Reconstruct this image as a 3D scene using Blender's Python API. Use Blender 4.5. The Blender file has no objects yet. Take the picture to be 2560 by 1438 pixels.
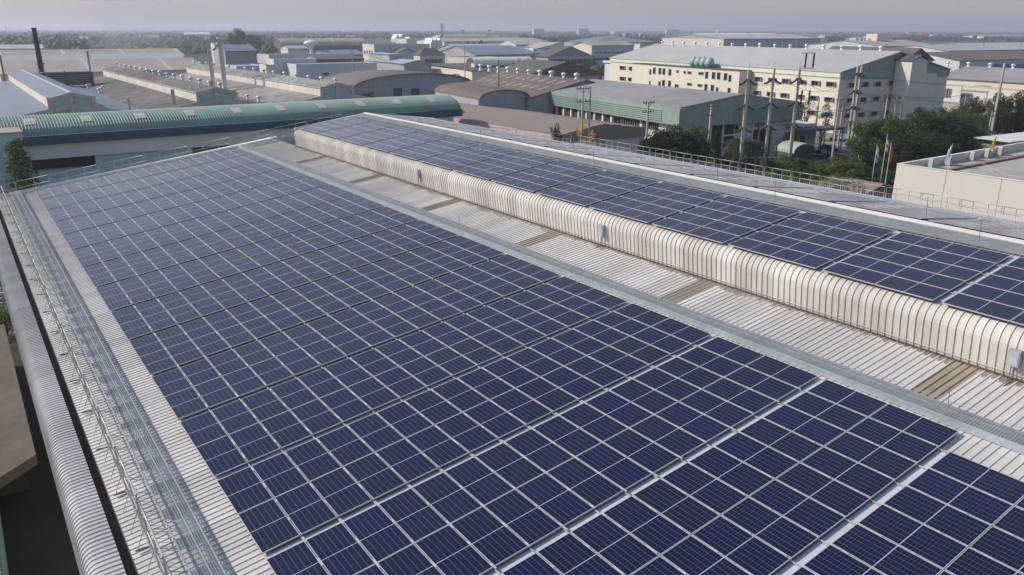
import bpy, bmesh, math, random
from mathutils import Vector, Matrix, noise
random.seed(7)
S = bpy.context.scene
COL = S.collection
R = math.radians
# ------------------------------------------------------------ camera
F, PITCH, ROLL, YAW, SL = 1947.787, 0.32019, 0.002235, 0.61564, 0.13118
CAM = Vector((-4.3409, -67.8078, 25.0))
Z0 = 12.560
fw = Vector((math.sin(YAW)*math.cos(PITCH), math.cos(YAW)*math.cos(PITCH), -math.sin(PITCH)))
r0 = Vector((math.cos(YAW), -math.sin(YAW), 0)); u0 = r0.cross(fw)
rv = r0*math.cos(ROLL)+u0*math.sin(ROLL); uv_ = -r0*math.sin(ROLL)+u0*math.cos(ROLL)
cd = bpy.data.cameras.new('camera'); cam = bpy.data.objects.new('camera', cd); COL.objects.link(cam)
cam.matrix_world = Matrix(((rv.x, uv_.x, -fw.x, CAM.x), (rv.y, uv_.y, -fw.y, CAM.y), (rv.z, uv_.z, -fw.z, CAM.z), (0, 0, 0, 1)))
cd.sensor_width = 36; cd.lens = F/2560*36; cd.clip_start = .5; cd.clip_end = 30000
S.camera = cam
# ------------------------------------------------------------ light
W = bpy.data.worlds.new('World'); S.world = W; W.use_nodes = True
wn = W.node_tree.nodes; wl = W.node_tree.links; wn.clear()
sky = wn.new('ShaderNodeTexSky'); sky.sky_type = 'NISHITA'; sky.sun_disc = False
SUN_EL, SUN_A = R(35), R(42)
sdir = Vector((-math.cos(SUN_A)*math.cos(SUN_EL), math.sin(SUN_A)*math.cos(SUN_EL), math.sin(SUN_EL)))
sky.sun_elevation = SUN_EL; sky.sun_rotation = math.atan2(sdir.x, sdir.y) % (2*math.pi)
sky.air_density = 1.2; sky.dust_density = 1.2; sky.ozone_density = 2.0
bg = wn.new('ShaderNodeBackground'); bg.inputs[1].default_value = .135
hzm = wn.new('ShaderNodeMix'); hzm.data_type = 'RGBA'; hzm.inputs[7].default_value = (2.35, 2.22, 2.75, 1)   # thin even haze veil over the blue
tcw = wn.new('ShaderNodeTexCoord'); sxw = wn.new('ShaderNodeSeparateXYZ'); wl.new(tcw.outputs['Generated'], sxw.inputs[0])
mrw = wn.new('ShaderNodeMapRange'); mrw.inputs[1].default_value = 0; mrw.inputs[2].default_value = .6; mrw.inputs[3].default_value = .72; mrw.inputs[4].default_value = .12; wl.new(sxw.outputs[2], mrw.inputs[0]); wl.new(mrw.outputs[0], hzm.inputs[0])
wo = wn.new('ShaderNodeOutputWorld'); wl.new(sky.outputs[0], hzm.inputs[6]); wl.new(hzm.outputs[2], bg.inputs[0]); wl.new(bg.outputs[0], wo.inputs[0])
sl = bpy.data.lights.new('sun', 'SUN'); sl.energy = 3.5; sl.angle = R(.6); sl.color = (1, .92, .82)
so = bpy.data.objects.new('sun', sl); COL.objects.link(so); so.location = (-60, 20, 60)
so.rotation_euler = (-sdir).to_track_quat('-Z', 'Y').to_euler()
S.view_settings.view_transform = 'Standard'; S.view_settings.look = 'None'
S.view_settings.exposure = .24; S.view_settings.gamma = 1
S.render.engine = 'CYCLES'
# ------------------------------------------------------------ pixel helpers (photo pixels, 2560 wide)
def ray(px, py): return fw + rv*((px-1280)/F) - uv_*((py-719)/F)
def at(px, py, z=0):
    d = ray(px, py); return CAM + d*((z-CAM.z)/d.z)
def onplane(px, py, O, N):
    d = ray(px, py); return CAM + d*((O-CAM).dot(N)/d.dot(N))
def len_to(O, D, px):
    a = O-CAM; k = (px-1280)/F; return (k*a.dot(fw)-a.dot(rv))/(D.dot(rv)-k*D.dot(fw))
def proj(X):
    d = X-CAM; w = d.dot(fw); return 1280+F*d.dot(rv)/w, 719-F*d.dot(uv_)/w
def height_to(G, py):
    lo, hi = 0, 120
    for _ in range(40):
        m = (lo+hi)/2
        if proj(G+Vector((0, 0, m)))[1] > py: lo = m
        else: hi = m
    return lo
# ------------------------------------------------------------ materials
def pm(name, col, rough=.8, var=.25, scale=1., metal=0, stretch=(1, 1, 1), col2=None, bump=0, corr=None, spec=.5, bands=None, sheets=None):
    """procedural paint: colour broken up by two noises, optional corrugation bump along an axis (axis, pitch)"""
    m = bpy.data.materials.new(name); m.use_nodes = True; n = m.node_tree.nodes; l = m.node_tree.links
    b = n['Principled BSDF']; b.inputs['Roughness'].default_value = rough; b.inputs['Metallic'].default_value = metal
    b.inputs['Specular IOR Level'].default_value = spec
    tc = n.new('ShaderNodeTexCoord'); mp = n.new('ShaderNodeMapping'); mp.inputs['Scale'].default_value = stretch
    l.new(tc.outputs['Object'], mp.inputs[0])
    n1 = n.new('ShaderNodeTexNoise'); n1.inputs['Scale'].default_value = scale; n1.inputs['Detail'].default_value = 6; n1.inputs['Roughness'].default_value = .65
    l.new(mp.outputs[0], n1.inputs[0])
    cr = n.new('ShaderNodeMapRange'); cr.inputs[1].default_value = .3; cr.inputs[2].default_value = .7
    l.new(n1.outputs[0], cr.inputs[0])
    mx = n.new('ShaderNodeMix'); mx.data_type = 'RGBA'
    c2 = col2 or tuple(c*(1-var) for c in col)
    mx.inputs[6].default_value = (*c2, 1); mx.inputs[7].default_value = (*col, 1)
    l.new(cr.outputs[0], mx.inputs[0]); out = mx.outputs[2]
    n2 = n.new('ShaderNodeTexNoise'); n2.inputs['Scale'].default_value = scale*.13; n2.inputs['Detail'].default_value = 3
    l.new(tc.outputs['Object'], n2.inputs[0])
    r2 = n.new('ShaderNodeMapRange'); r2.inputs[1].default_value = .35; r2.inputs[2].default_value = .65; r2.inputs[3].default_value = 1-var*.6; r2.inputs[4].default_value = 1+var*.25
    l.new(n2.outputs[0], r2.inputs[0])
    ml = n.new('ShaderNodeVectorMath'); ml.operation = 'SCALE'; l.new(out, ml.inputs[0]); l.new(r2.outputs[0], ml.inputs['Scale']); out = ml.outputs[0]
    if sheets:                                  # (axis, width, amount): every metal sheet weathers a little differently
        ax, wd, am = sheets
        sx = n.new('ShaderNodeSeparateXYZ'); l.new(tc.outputs['Object'], sx.inputs[0])
        d1 = n.new('ShaderNodeMath'); d1.operation = 'DIVIDE'; d1.inputs[1].default_value = wd; l.new(sx.outputs[ax], d1.inputs[0])
        f1 = n.new('ShaderNodeMath'); f1.operation = 'FLOOR'; l.new(d1.outputs[0], f1.inputs[0])
        wn_ = n.new('ShaderNodeTexWhiteNoise'); wn_.noise_dimensions = '1D'; l.new(f1.outputs[0], wn_.inputs['W'])
        r3 = n.new('ShaderNodeMapRange'); r3.inputs[3].default_value = 1-am; r3.inputs[4].default_value = 1+am*.5; l.new(wn_.outputs[0], r3.inputs[0])
        m4 = n.new('ShaderNodeVectorMath'); m4.operation = 'SCALE'; l.new(out, m4.inputs[0]); l.new(r3.outputs[0], m4.inputs['Scale']); out = m4.outputs[0]
    if bands:                                   # (axis, pitch, width, colour) : painted or translucent strips that belong to the sheet
        ax, pitch, wd, bc = bands
        sx = n.new('ShaderNodeSeparateXYZ'); l.new(tc.outputs['Object'], sx.inputs[0])
        d1 = n.new('ShaderNodeMath'); d1.operation = 'DIVIDE'; d1.inputs[1].default_value = pitch; l.new(sx.outputs[ax], d1.inputs[0])
        f1 = n.new('ShaderNodeMath'); f1.operation = 'FRACT'; l.new(d1.outputs[0], f1.inputs[0])
        g1 = n.new('ShaderNodeMath'); g1.operation = 'LESS_THAN'; g1.inputs[1].default_value = wd/pitch; l.new(f1.outputs[0], g1.inputs[0])
        m3 = n.new('ShaderNodeMix'); m3.data_type = 'RGBA'; l.new(g1.outputs[0], m3.inputs[0]); l.new(out, m3.inputs[6]); m3.inputs[7].default_value = (*bc, 1); out = m3.outputs[2]
    l.new(out, b.inputs['Base Color'])
    hs = []
    if corr:
        ax, pitch = corr
        sx = n.new('ShaderNodeSeparateXYZ'); l.new(tc.outputs['Object'], sx.inputs[0])
        a1 = n.new('ShaderNodeMath'); a1.operation = 'MULTIPLY'; a1.inputs[1].default_value = 2*math.pi/pitch; l.new(sx.outputs[ax], a1.inputs[0])
        s1 = n.new('ShaderNodeMath'); s1.operation = 'SINE'; l.new(a1.outputs[0], s1.inputs[0]); hs = s1.outputs[0]
        bp = n.new('ShaderNodeBump'); bp.inputs['Strength'].default_value = .6; bp.inputs['Distance'].default_value = pitch*.08
        l.new(hs, bp.inputs['Height']); l.new(bp.outputs[0], b.inputs['Normal'])
    elif bump:
        bp = n.new('ShaderNodeBump'); bp.inputs['Strength'].default_value = bump; bp.inputs['Distance'].default_value = .05
        l.new(n1.outputs[0], bp.inputs['Height']); l.new(bp.outputs[0], b.inputs['Normal'])
    return m
M = {}
def mat(key, *a, **k):
    if key not in M: M[key] = pm(key, *a, **k)
    return M[key]
mat('roof_white', (.62, .60, .575), .7, .18, 1.2, stretch=(.35, 3, 1), col2=(.49, .465, .43), sheets=(1, .92, .13))
mat('vent_white', (.64, .61, .575), .8, .2, 1.5, stretch=(1, 2.5, .4), col2=(.50, .46, .41), sheets=(1, .92, .16))
mat('parapet_grey', (.52, .505, .49), .8, .22, 1.5, stretch=(.5, 3, .5), col2=(.40, .39, .38), sheets=(1, 1.2, .12))
mat('skylight', (.36, .31, .215), .5, .3, 2, stretch=(.4, 3, 1))
mat('flashing', (.54, .56, .60), .35, .12, 2)
mat('white_cap', (.74, .71, .67), .5, .1, 2)
mat('galv', (.38, .41, .435), .42, .2, 6, metal=.35)
mat('galv_light', (.50, .55, .60), .42, .15, 6, metal=.3)
mat('rail', (.46, .455, .44), .45, .15, 5, metal=.3)
mat('alu', (.52, .51, .54), .35, .08, 4, metal=.2)
mat('clamp', (.62, .59, .56), .4, .3, 9, metal=.3)
mat('dark', (.03, .028, .026), .9, .2)
mat('gutter', (.12, .09, .068), .8, .4, 2)
mat('wallcream', (.64, .595, .50), .85, .10, .6, stretch=(1, 1, .3))
mat('wallwhite', (.58, .58, .56), .8, .12, .6, stretch=(1, 1, .3))
mat('wallbeige', (.60, .57, .50), .8, .05, .3)
mat('wallgrey', (.34, .35, .37), .8, .15, .5, corr=(0, .9))
mat('wallblue', (.46, .53, .58), .7, .15, .3)
mat('wallpale', (.57, .61, .63), .8, .08, .3)
mat('wallteal', (.37, .55, .56), .8, .2, .4, stretch=(1, 1, .3))
mat('walldark', (.10, .10, .105), .8, .3, .5)
mat('pink', (.47, .37, .37), .8, .12, .5)
mat('teal', (.28, .46, .43), .7, .15, .6)
mat('tealdeep', (.006, .075, .10), .55, .15, .6)
mat('greenclad', (.25, .34, .29), .6, .22, .6, stretch=(1, 1, .4))
mat('roofgrey', (.30, .295, .29), .65, .25, .25, stretch=(1, 1, 1), corr=(1, 1.0))
mat('roofpale', (.46, .45, .435), .6, .18, .12, corr=(1, 1.0))
mat('rooftan', (.40, .345, .29), .7, .18, .1, bands=(0, 31, 1.6, (.5, .45, .38)))
mat('roofblue', (.20, .235, .29), .55, .15, .15, corr=(1, 1.0))
mat('roofpaleblue', (.36, .42, .49), .5, .12, .15)
mat('roofdark', (.125, .112, .105), .8, .25, .2, corr=(1, 1.1))
mat('roofbrown', (.17, .135, .115), .85, .25, .2, corr=(1, 1.1))
mat('roofpinkbrown', (.255, .195, .175), .8, .12, .15)
mat('monitor_white', (.70, .67, .61), .7, .22, .8, stretch=(1, 1, .3), col2=(.48, .44, .38))
mat('alley_shade', (.035, .033, .03), .95, .4, .4)  # near-black: shade of the narrow yard put into the ground colour
mat('asbestos', (.21, .19, .17), .9, .5, .35, stretch=(1, 1.6, 1), col2=(.06, .053, .047))
mat('asbestoslight', (.40, .39, .375), .8, .5, .45, stretch=(1, 2.2, 1), col2=(.09, .085, .08))
mat('archgreen', (.165, .265, .23), .55, .2, .25, sheets=(0, 2.0, .12))
mat('archpatch', (.50, .46, .40), .6, .15, .6)
mat('mint', (.60, .65, .52), .6, .1, .3)
mat('mintdull', (.34, .41, .33), .7, .15, .6)
mat('minttank', (.30, .47, .44), .5, .25, 1)
mat('glassdark', (.018, .022, .026), .15, .3, .7)
mat('frame', (.45, .43, .40), .6, .15)
mat('concrete', (.40, .375, .33), .85, .2, 1.5, stretch=(1, 1, .3))
mat('concdark', (.15, .125, .10), .9, .35, .7, bump=.4)
mat('steel', (.74, .72, .68), .45, .2, .8, metal=.25)
mat('stackblack', (.025, .03, .04), .6, .3, .6)
mat('wood', (.20, .165, .12), .9, .3, 2)
mat('insul', (.045, .028, .022), .4, .2)
mat('bark', (.10, .075, .055), .95, .4, 3, bump=.5)
mat('rust', (.34, .19, .10), .8, .3, 2)
mat('acwhite', (.62, .61, .57), .5, .08)
mat('orange', (.55, .22, .10), .7, .1)
mat('red', (.5, .04, .035), .6, .1)
mat('yellow', (.75, .5, .03), .7, .1)
mat('bluepaint', (.05, .11, .33), .5, .1)
mat('flagwhite', (.75, .75, .78), .7, .05)
mat('flatroof', (.42, .41, .385), .8, .18, .35, col2=(.33, .315, .29))
mat('green', (.03, .22, .09), .6, .2, 1)
mat('car_white', (.6, .6, .6), .3, .05); mat('car_dark', (.05, .055, .06), .3, .05); mat('car_red', (.3, .03, .03), .3, .05)
mat('tyre', (.02, .02, .02), .8, .1)
def leafmat(name, c1, c2, tr=.25):
    m = bpy.data.materials.new(name); m.use_nodes = True; n = m.node_tree.nodes; l = m.node_tree.links
    b = n['Principled BSDF']; b.inputs['Roughness'].default_value = .65; b.inputs['Specular IOR Level'].default_value = .25
    g = n.new('ShaderNodeNewGeometry'); o = n.new('ShaderNodeObjectInfo'); tc = n.new('ShaderNodeTexCoord')
    ns = n.new('ShaderNodeTexNoise'); ns.inputs['Scale'].default_value = .45; l.new(tc.outputs['Object'], ns.inputs[0])
    a = n.new('ShaderNodeMath'); a.operation = 'MULTIPLY_ADD'; a.inputs[1].default_value = .45; l.new(g.outputs['Random Per Island'], a.inputs[0]); l.new(ns.outputs[0], a.inputs[2])
    s = n.new('ShaderNodeMath'); s.operation = 'SUBTRACT'; s.inputs[1].default_value = .22; l.new(a.outputs[0], s.inputs[0])
    mx = n.new('ShaderNodeMix'); mx.data_type = 'RGBA'; l.new(s.outputs[0], mx.inputs[0]); mx.inputs[6].default_value = (*c1, 1); mx.inputs[7].default_value = (*c2, 1)
    hv = n.new('ShaderNodeHueSaturation'); l.new(mx.outputs[2], hv.inputs['Color'])
    mr = n.new('ShaderNodeMapRange'); mr.inputs[3].default_value = .7; mr.inputs[4].default_value = 1.25; l.new(o.outputs['Random'], mr.inputs[0]); l.new(mr.outputs[0], hv.inputs['Value'])
    l.new(hv.outputs[0], b.inputs['Base Color'])
    if tr:
        t = n.new('ShaderNodeBsdfTranslucent'); l.new(hv.outputs[0], t.inputs[0]); ms = n.new('ShaderNodeMixShader'); ms.inputs[0].default_value = tr
        l.new(b.outputs[0], ms.inputs[1]); l.new(t.outputs[0], ms.inputs[2]); l.new(ms.outputs[0], n['Material Output'].inputs[0])
    M[name] = m
leafmat('leaf', (.028, .048, .014), (.085, .12, .03))
leafmat('leafdark', (.018, .036, .012), (.055, .082, .024))
leafmat('leafbright', (.05, .085, .016), (.14, .18, .035))
leafmat('leafdry', (.075, .06, .03), (.14, .115, .06))
leafmat('leafyellow', (.35, .27, .02), (.55, .42, .03))
leafmat('farwood', (.010, .021, .010), (.032, .045, .020), 0)
# ------------------------------------------------------------ mesh builder
class MB:
    def __init__(s): s.v = []; s.f = []; s.m = []; s.uv = {}
    def quad(s, a, b, c, d, mi=0):
        i = len(s.v); s.v += [tuple(a), tuple(b), tuple(c), tuple(d)]; s.f.append((i, i+1, i+2, i+3)); s.m.append(mi)
    def poly(s, pts, mi=0):
        i = len(s.v); s.v += [tuple(p) for p in pts]; s.f.append(tuple(range(i, i+len(pts)))); s.m.append(mi)
    def hexa(s, p, mi=0):                       # 8 points: bottom 4 ccw, top 4 ccw
        i = len(s.v); s.v += [tuple(q) for q in p]
        for q in ((3, 2, 1, 0), (4, 5, 6, 7), (0, 1, 5, 4), (1, 2, 6, 5), (2, 3, 7, 6), (3, 0, 4, 7)): s.f.append(tuple(i+k for k in q)); s.m.append(mi)
    def box(s, x0, y0, z0, x1, y1, z1, mi=0):
        s.hexa([(x0, y0, z0), (x1, y0, z0), (x1, y1, z0), (x0, y1, z0), (x0, y0, z1), (x1, y0, z1), (x1, y1, z1), (x0, y1, z1)], mi)
    def tube(s, pts, r, n=6, mi=0, r2=None, cap=True):
        pts = [Vector(p) for p in pts]; base = len(s.v); N = len(pts)
        for i, p in enumerate(pts):
            d = (pts[min(i+1, N-1)]-pts[max(i-1, 0)]).normalized()
            a = d.cross(Vector((0, 0, 1)));
            if a.length < 1e-3: a = Vector((1, 0, 0))
            a.normalize(); b = d.cross(a); rr = r if r2 is None else r+(r2-r)*i/(N-1)
            for k in range(n):
                t = 2*math.pi*(k+.5)/n; s.v.append(tuple(p+a*(rr*math.cos(t))+b*(rr*math.sin(t))))
        for i in range(N-1):
            for k in range(n):
                q = base+i*n; s.f.append((q+k, q+(k+1) % n, q+n+(k+1) % n, q+n+k)); s.m.append(mi)
        if cap:
            s.f.append(tuple(base+k for k in range(n))); s.m.append(mi)
            s.f.append(tuple(base+(N-1)*n+k for k in range(n-1, -1, -1))); s.m.append(mi)
    def lathe(s, c, prof, n=14, mi=0):          # prof: (radius, z) going up
        base = len(s.v); c = Vector(c)
        for (r, z) in prof:
            for k in range(n): t = 2*math.pi*k/n; s.v.append((c.x+r*math.cos(t), c.y+r*math.sin(t), c.z+z))
        for i in range(len(prof)-1):
            for k in range(n): q = base+i*n; s.f.append((q+k, q+(k+1) % n, q+n+(k+1) % n, q+n+k)); s.m.append(mi)
        s.f.append(tuple(base+(len(prof)-1)*n+k for k in range(n))); s.m.append(mi)
    def mesh(s, name, mats, smooth=False):
        me = bpy.data.meshes.new(name); me.from_pydata(s.v, [], s.f)
        for m in (mats if isinstance(mats, (list, tuple)) else [mats]): me.materials.append(M[m] if isinstance(m, str) else m)
        me.polygons.foreach_set('material_index', s.m)
        if smooth: me.polygons.foreach_set('use_smooth', [True]*len(s.f))
        me.update(); return me
    def build(s, name, mats, parent=None, smooth=False, **tags):
        o = bpy.data.objects.new(name, s.mesh(name, mats, smooth)); COL.objects.link(o)
        if parent: o.parent = parent
        for k, v in tags.items():
            if v: o[k] = v
        return o
def empty(name, label, category, loc=(0, 0, 0), th=0., group=None):
    o = bpy.data.objects.new(name, None); COL.objects.link(o); o.location = loc; o.rotation_euler = (0, 0, -th)
    o.empty_display_size = .5; o['label'] = label; o['category'] = category
    if group: o['group'] = group
    return o
def link(name, me, parent=None, loc=None, rz=0, sc=None):
    o = bpy.data.objects.new(name, me); COL.objects.link(o)
    if parent: o.parent = parent
    if loc: o.location = loc
    o.rotation_euler = (0, 0, rz)
    if sc: o.scale = sc
    return o
def copy_thing(root, loc, rz=0, label=None, sc=None):
    c = root.copy(); COL.objects.link(c); c.location = loc; c.rotation_euler = (0, 0, rz)
    if label: c['label'] = label
    if sc: c.scale = sc
    for ch in list(root.children):
        d = ch.copy(); COL.objects.link(d); d.parent = c
        for g in list(ch.children):
            e = g.copy(); COL.objects.link(e); e.parent = d
    return c
SLT = math.tan(SL); CS, SN = math.cos(SL), math.sin(SL)
def P(u, y, h=0.): return Vector((u*CS-h*SN, y, Z0+u*SN+h*CS))     # point on the near roof slope: u up the slope, h off the sheet
# ribbed sheet: path of ((x,z),(nx,nz)) in the plane across the ribs' run, ribs repeated along the third axis
def ribbed(mb, path, a0, a1, pitch, rh, top, foot, place, mi=0):
    st = []; a = a0
    while a < a1-1e-6:
        b = min(a+pitch, a1); c = a+pitch*.5
        for q, o in ((a, 0), (c-foot, 0), (c-top, rh), (c+top, rh), (c+foot, 0)):
            if q < b: st.append((q, o))
        a += pitch
    st.append((a1, 0)); base = len(mb.v); n = len(path)
    for (q, o) in st:
        for (p, nn) in path: mb.v.append(tuple(place(p[0]+nn[0]*o, q, p[1]+nn[1]*o)))
    for i in range(len(st)-1):
        for k in range(n-1):
            j = base+i*n+k; mb.f.append((j, j+1, j+n+1, j+n)); mb.m.append(mi)
# ------------------------------------------------------------ ground and sky setting
g = MB(); g.quad((-9000, -9000, 0), (14000, -9000, 0), (14000, 14000, 0), (-9000, 14000, 0))
gm = pm('ground_dirt', (.065, .07, .04), .95, .35, .02, col2=(.03, .042, .02)); g.build('ground', gm, kind='structure')
# ============================================================ THE FACTORY UNDER THE CAMERA
fac = empty('factory_building', 'large white ribbed metal roof carrying the solar panels, filling the foreground', 'factory building', (0, 0, 0))
UR = 27.2                                       # ridge
YN, YF = -82., 5.0
sheet = lambda x, a, z: P(x, a, z)
m = MB(); ribbed(m, [((-2.62, 0), (0, 1)), ((20.16, 0), (0, 1))], YN, YF, .23, .026, .010, .018, sheet)
m.build('roof_sheet', 'roof_white', fac)
prof = [((20.15, 0), (-1, 0)), ((20.15, .5), (-1, 0)), ((20.15, .92), (-1, 0))]
for k in range(1, 8):
    t = math.pi/2*k/7; prof.append(((20.70-.55*math.cos(t), .92+.55*math.sin(t)), (-math.cos(t), math.sin(t))))
YU = -.6
m = MB(); ribbed(m, prof, YN, YU, .25, .034, .009, .018, sheet); m.build('monitor_wall', 'vent_white', fac)
m = MB(); ribbed(m, [((20.70, 1.47), (0, 1)), ((UR, 1.47), (0, 1))], YN, YU, .23, .026, .010, .018, sheet)
m.poly([P(20.17, YU, -.3), P(20.17, YU, .92), P(20.35, YU, 1.3), P(20.7, YU, 1.46), P(UR, YU, 1.46), P(UR, YU, -.3)])
m.build('monitor_roof', 'roof_white', fac)
# far slope beyond the ridge (its own monitor, step and lower slope)
XR = UR*CS; ZR = P(UR, 0, 1.47).z; SR = .131
def Q(x, y, h=0): return Vector((x, y, ZR-(x-XR)*SR+h-(1.5+(x-34)*.014 if x > 34.0 else 0)))
m = MB(); ribbed(m, [((XR, 0), (0, 1)), ((33.99, 0), (0, 1))], YN, YU, .4, .032, .018, .03, Q)
ribbed(m, [((34.01, 0), (0, 1)), ((56.6, 0), (0, 1))], YN, 5, .4, .032, .018, .03, Q)
m.quad(Q(33.99, YN), Q(33.99, YU), Q(34.01, YU), Q(34.01, YN)); m.build('far_roof_sheet', 'roof_white', fac)
# walls under it
m = MB()
zl = P(-2.6, 0).z
m.box(-2.2, YN, 0, 56.3, YF-.4, 9.8); m.poly([(-2.2, YF-.35, 9.8), (-2.2, YF-.35, zl-.15), (XR, YF-.35, P(UR, 0).z-.15), (56.3, YF-.35, 11.6), (56.3, YF-.35, 9.8)])
m.box(-2.2, YN, 9.8, -1.9, YF-.4, zl-.2); m.box(56.0, YN, 9.8, 56.3, YF-.4, 11.6); m.build('wall', 'wallwhite', fac)
# white gable flashing along the far end
def strip(pts, w, h, name, mt, parent, h0=0):
    m = MB()
    for a, b in zip(pts, pts[1:]):
        a = Vector(a); b = Vector(b); d = (b-a).normalized(); s = d.cross(Vector((0, 0, 1))).normalized()*(w/2); up = Vector((0, 0, 1))
        m.hexa([a-s+up*h0, b-s+up*h0, b+s+up*h0, a+s+up*h0, a-s+up*h, b-s+up*h, b+s+up*h, a+s+up*h])
    return m.build(name, mt, parent)
m = MB(); m.tube([P(-2.5, YF+.05, .08), P(20.3, YF+.05, .08)], .17, 8); m.tube([P(20.3, YU+.05, 1.5), P(UR, YU+.05, 1.5)], .1, 8)
m.tube([(XR, YU+.05, ZR+.03), (34, YU+.05, ZR-(34-XR)*SR+.03)], .1, 8); m.build('gable_flashing', 'white_cap', fac, smooth=True)
# translucent sheets between walkway and monitor
for yc in (3.6, -7.5, -17.7, -28.0, -37.7, -47.7, -57.9, -68.0):
    m = MB(); ribbed(m, [((17.55, .006), (0, 1)), ((20.10, .006), (0, 1))], yc-.42, yc+.42, .23, .034, .012, .019, sheet); m.build('translucent_sheet', 'skylight', fac)
m = MB(); m.tube([P(20.08, YN, .2), P(20.08, YU, .2)], .011, 4)
m.build('base_pipe', 'vent_white', fac)
m = MB(); m.hexa([P(20.06, YN, .03), P(20.14, YN, .03), P(20.14, YU, .03), P(20.06, YU, .03), P(20.06, YN, .05), P(20.14, YN, .05), P(20.14, YU, .05), P(20.06, YU, .05)]); m.build('base_gap_strip', 'gutter', fac)  # dark strip standing in for the gap line along the wall foot
m = MB(); y = YU-.12; random.seed(11)
while y > -66:
    l_ = .12+.5*abs(noise.noise(Vector((y*.5, 0, 0))))+random.uniform(0, .22); w_ = .16
    m.poly([P(20.14, y, .003), P(20.14, y-w_, .003), P(20.14-l_*.8, y-w_+random.uniform(0, .03), .003), P(20.14-l_, y-w_*.5, .003), P(20.14-l_*.7, y-random.uniform(0, .03), .003)][::-1]); y -= .23
m.build('dirt_stain', mat('stain', (.31, .28, .23), .9, .4, 6), fac)
# white ridge cap with the dark slot below
m = MB(); m.hexa([P(26.95, YN, 1.53), P(27.15, YN, 1.53), P(27.15, YU, 1.53), P(26.95, YU, 1.53), P(26.97, YN, 1.66), P(27.15, YN, 1.66), P(27.15, YU, 1.66), P(26.97, YU, 1.66)])
m.build('ridge_cap', 'white_cap', fac)
m = MB(); m.hexa([P(27.02, YN, 1.44), P(27.12, YN, 1.44), P(27.12, YU, 1.44), P(27.02, YU, 1.44), P(27.02, YN, 1.53), P(27.12, YN, 1.53), P(27.12, YU, 1.53), P(27.02, YU, 1.53)])
m.build('ridge_slot', 'dark', fac)
# eave: dark gutter and ribbed bull-nose parapet
m = MB(); g0 = [P(-2.62, y, 0) for y in (YN, YF)]; gx0, gx1 = -2.60, -2.85; zt = g0[0].z
m.quad((gx1, YN, zt-.32), (gx1, YF, zt-.32), (gx0, YF, zt-.32), (gx0, YN, zt-.32)); m.quad((gx0, YN, zt-.32), (gx0, YF, zt-.32), (gx0, YF, zt-.01), (gx0, YN, zt-.01))
m.quad((gx1, YN, zt-.32), (gx1, YF, zt-.32), (gx1, YF, zt-.02), (gx1, YN, zt-.02)); m.build('eave_gutter', 'gutter', fac)
pp = [((-2.85, zt-.02), (0, 1)), ((-3.1, zt-.02), (0, 1)), ((-3.28, zt-.035), (0, 1))]
for k in range(0, 9):
    t = math.pi/2*k/8; pp.append(((-3.32-.34*math.sin(t), zt-.38+.34*math.cos(t)), (-math.sin(t), math.cos(t))))
pp += [((-3.66, zt-1.1), (-1, 0)), ((-3.66, zt-2.2), (-1, 0))]
m = MB(); ribbed(m, pp, YN, YF, .2, .03, .03, .05, lambda x, a, z: Vector((x, a, z))); m.build('parapet', 'parapet_grey', fac)
# lightning rods and small wires on the roof
m = MB()
for (u, y, h, l) in ((26.2, -21.5, 1.5, .9), (26.2, -33.5, 1.5, .9), (26.3, -46, 1.5, 1.), (26.3, -55, 1.5, .9), (17.7, -12, 0, .45), (17.6, -32, 0, .4), (17.6, -58.6, 0, .5), (27.6, -30, 1.5, .9), (27.6, -41.5, 1.5, .9), (27.6, -52.3, 1.5, 1.0)):
    m.tube([P(u, y, h), P(u, y, h+l)], .012, 4)
m.build('lightning_rod', 'wood', fac)
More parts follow.
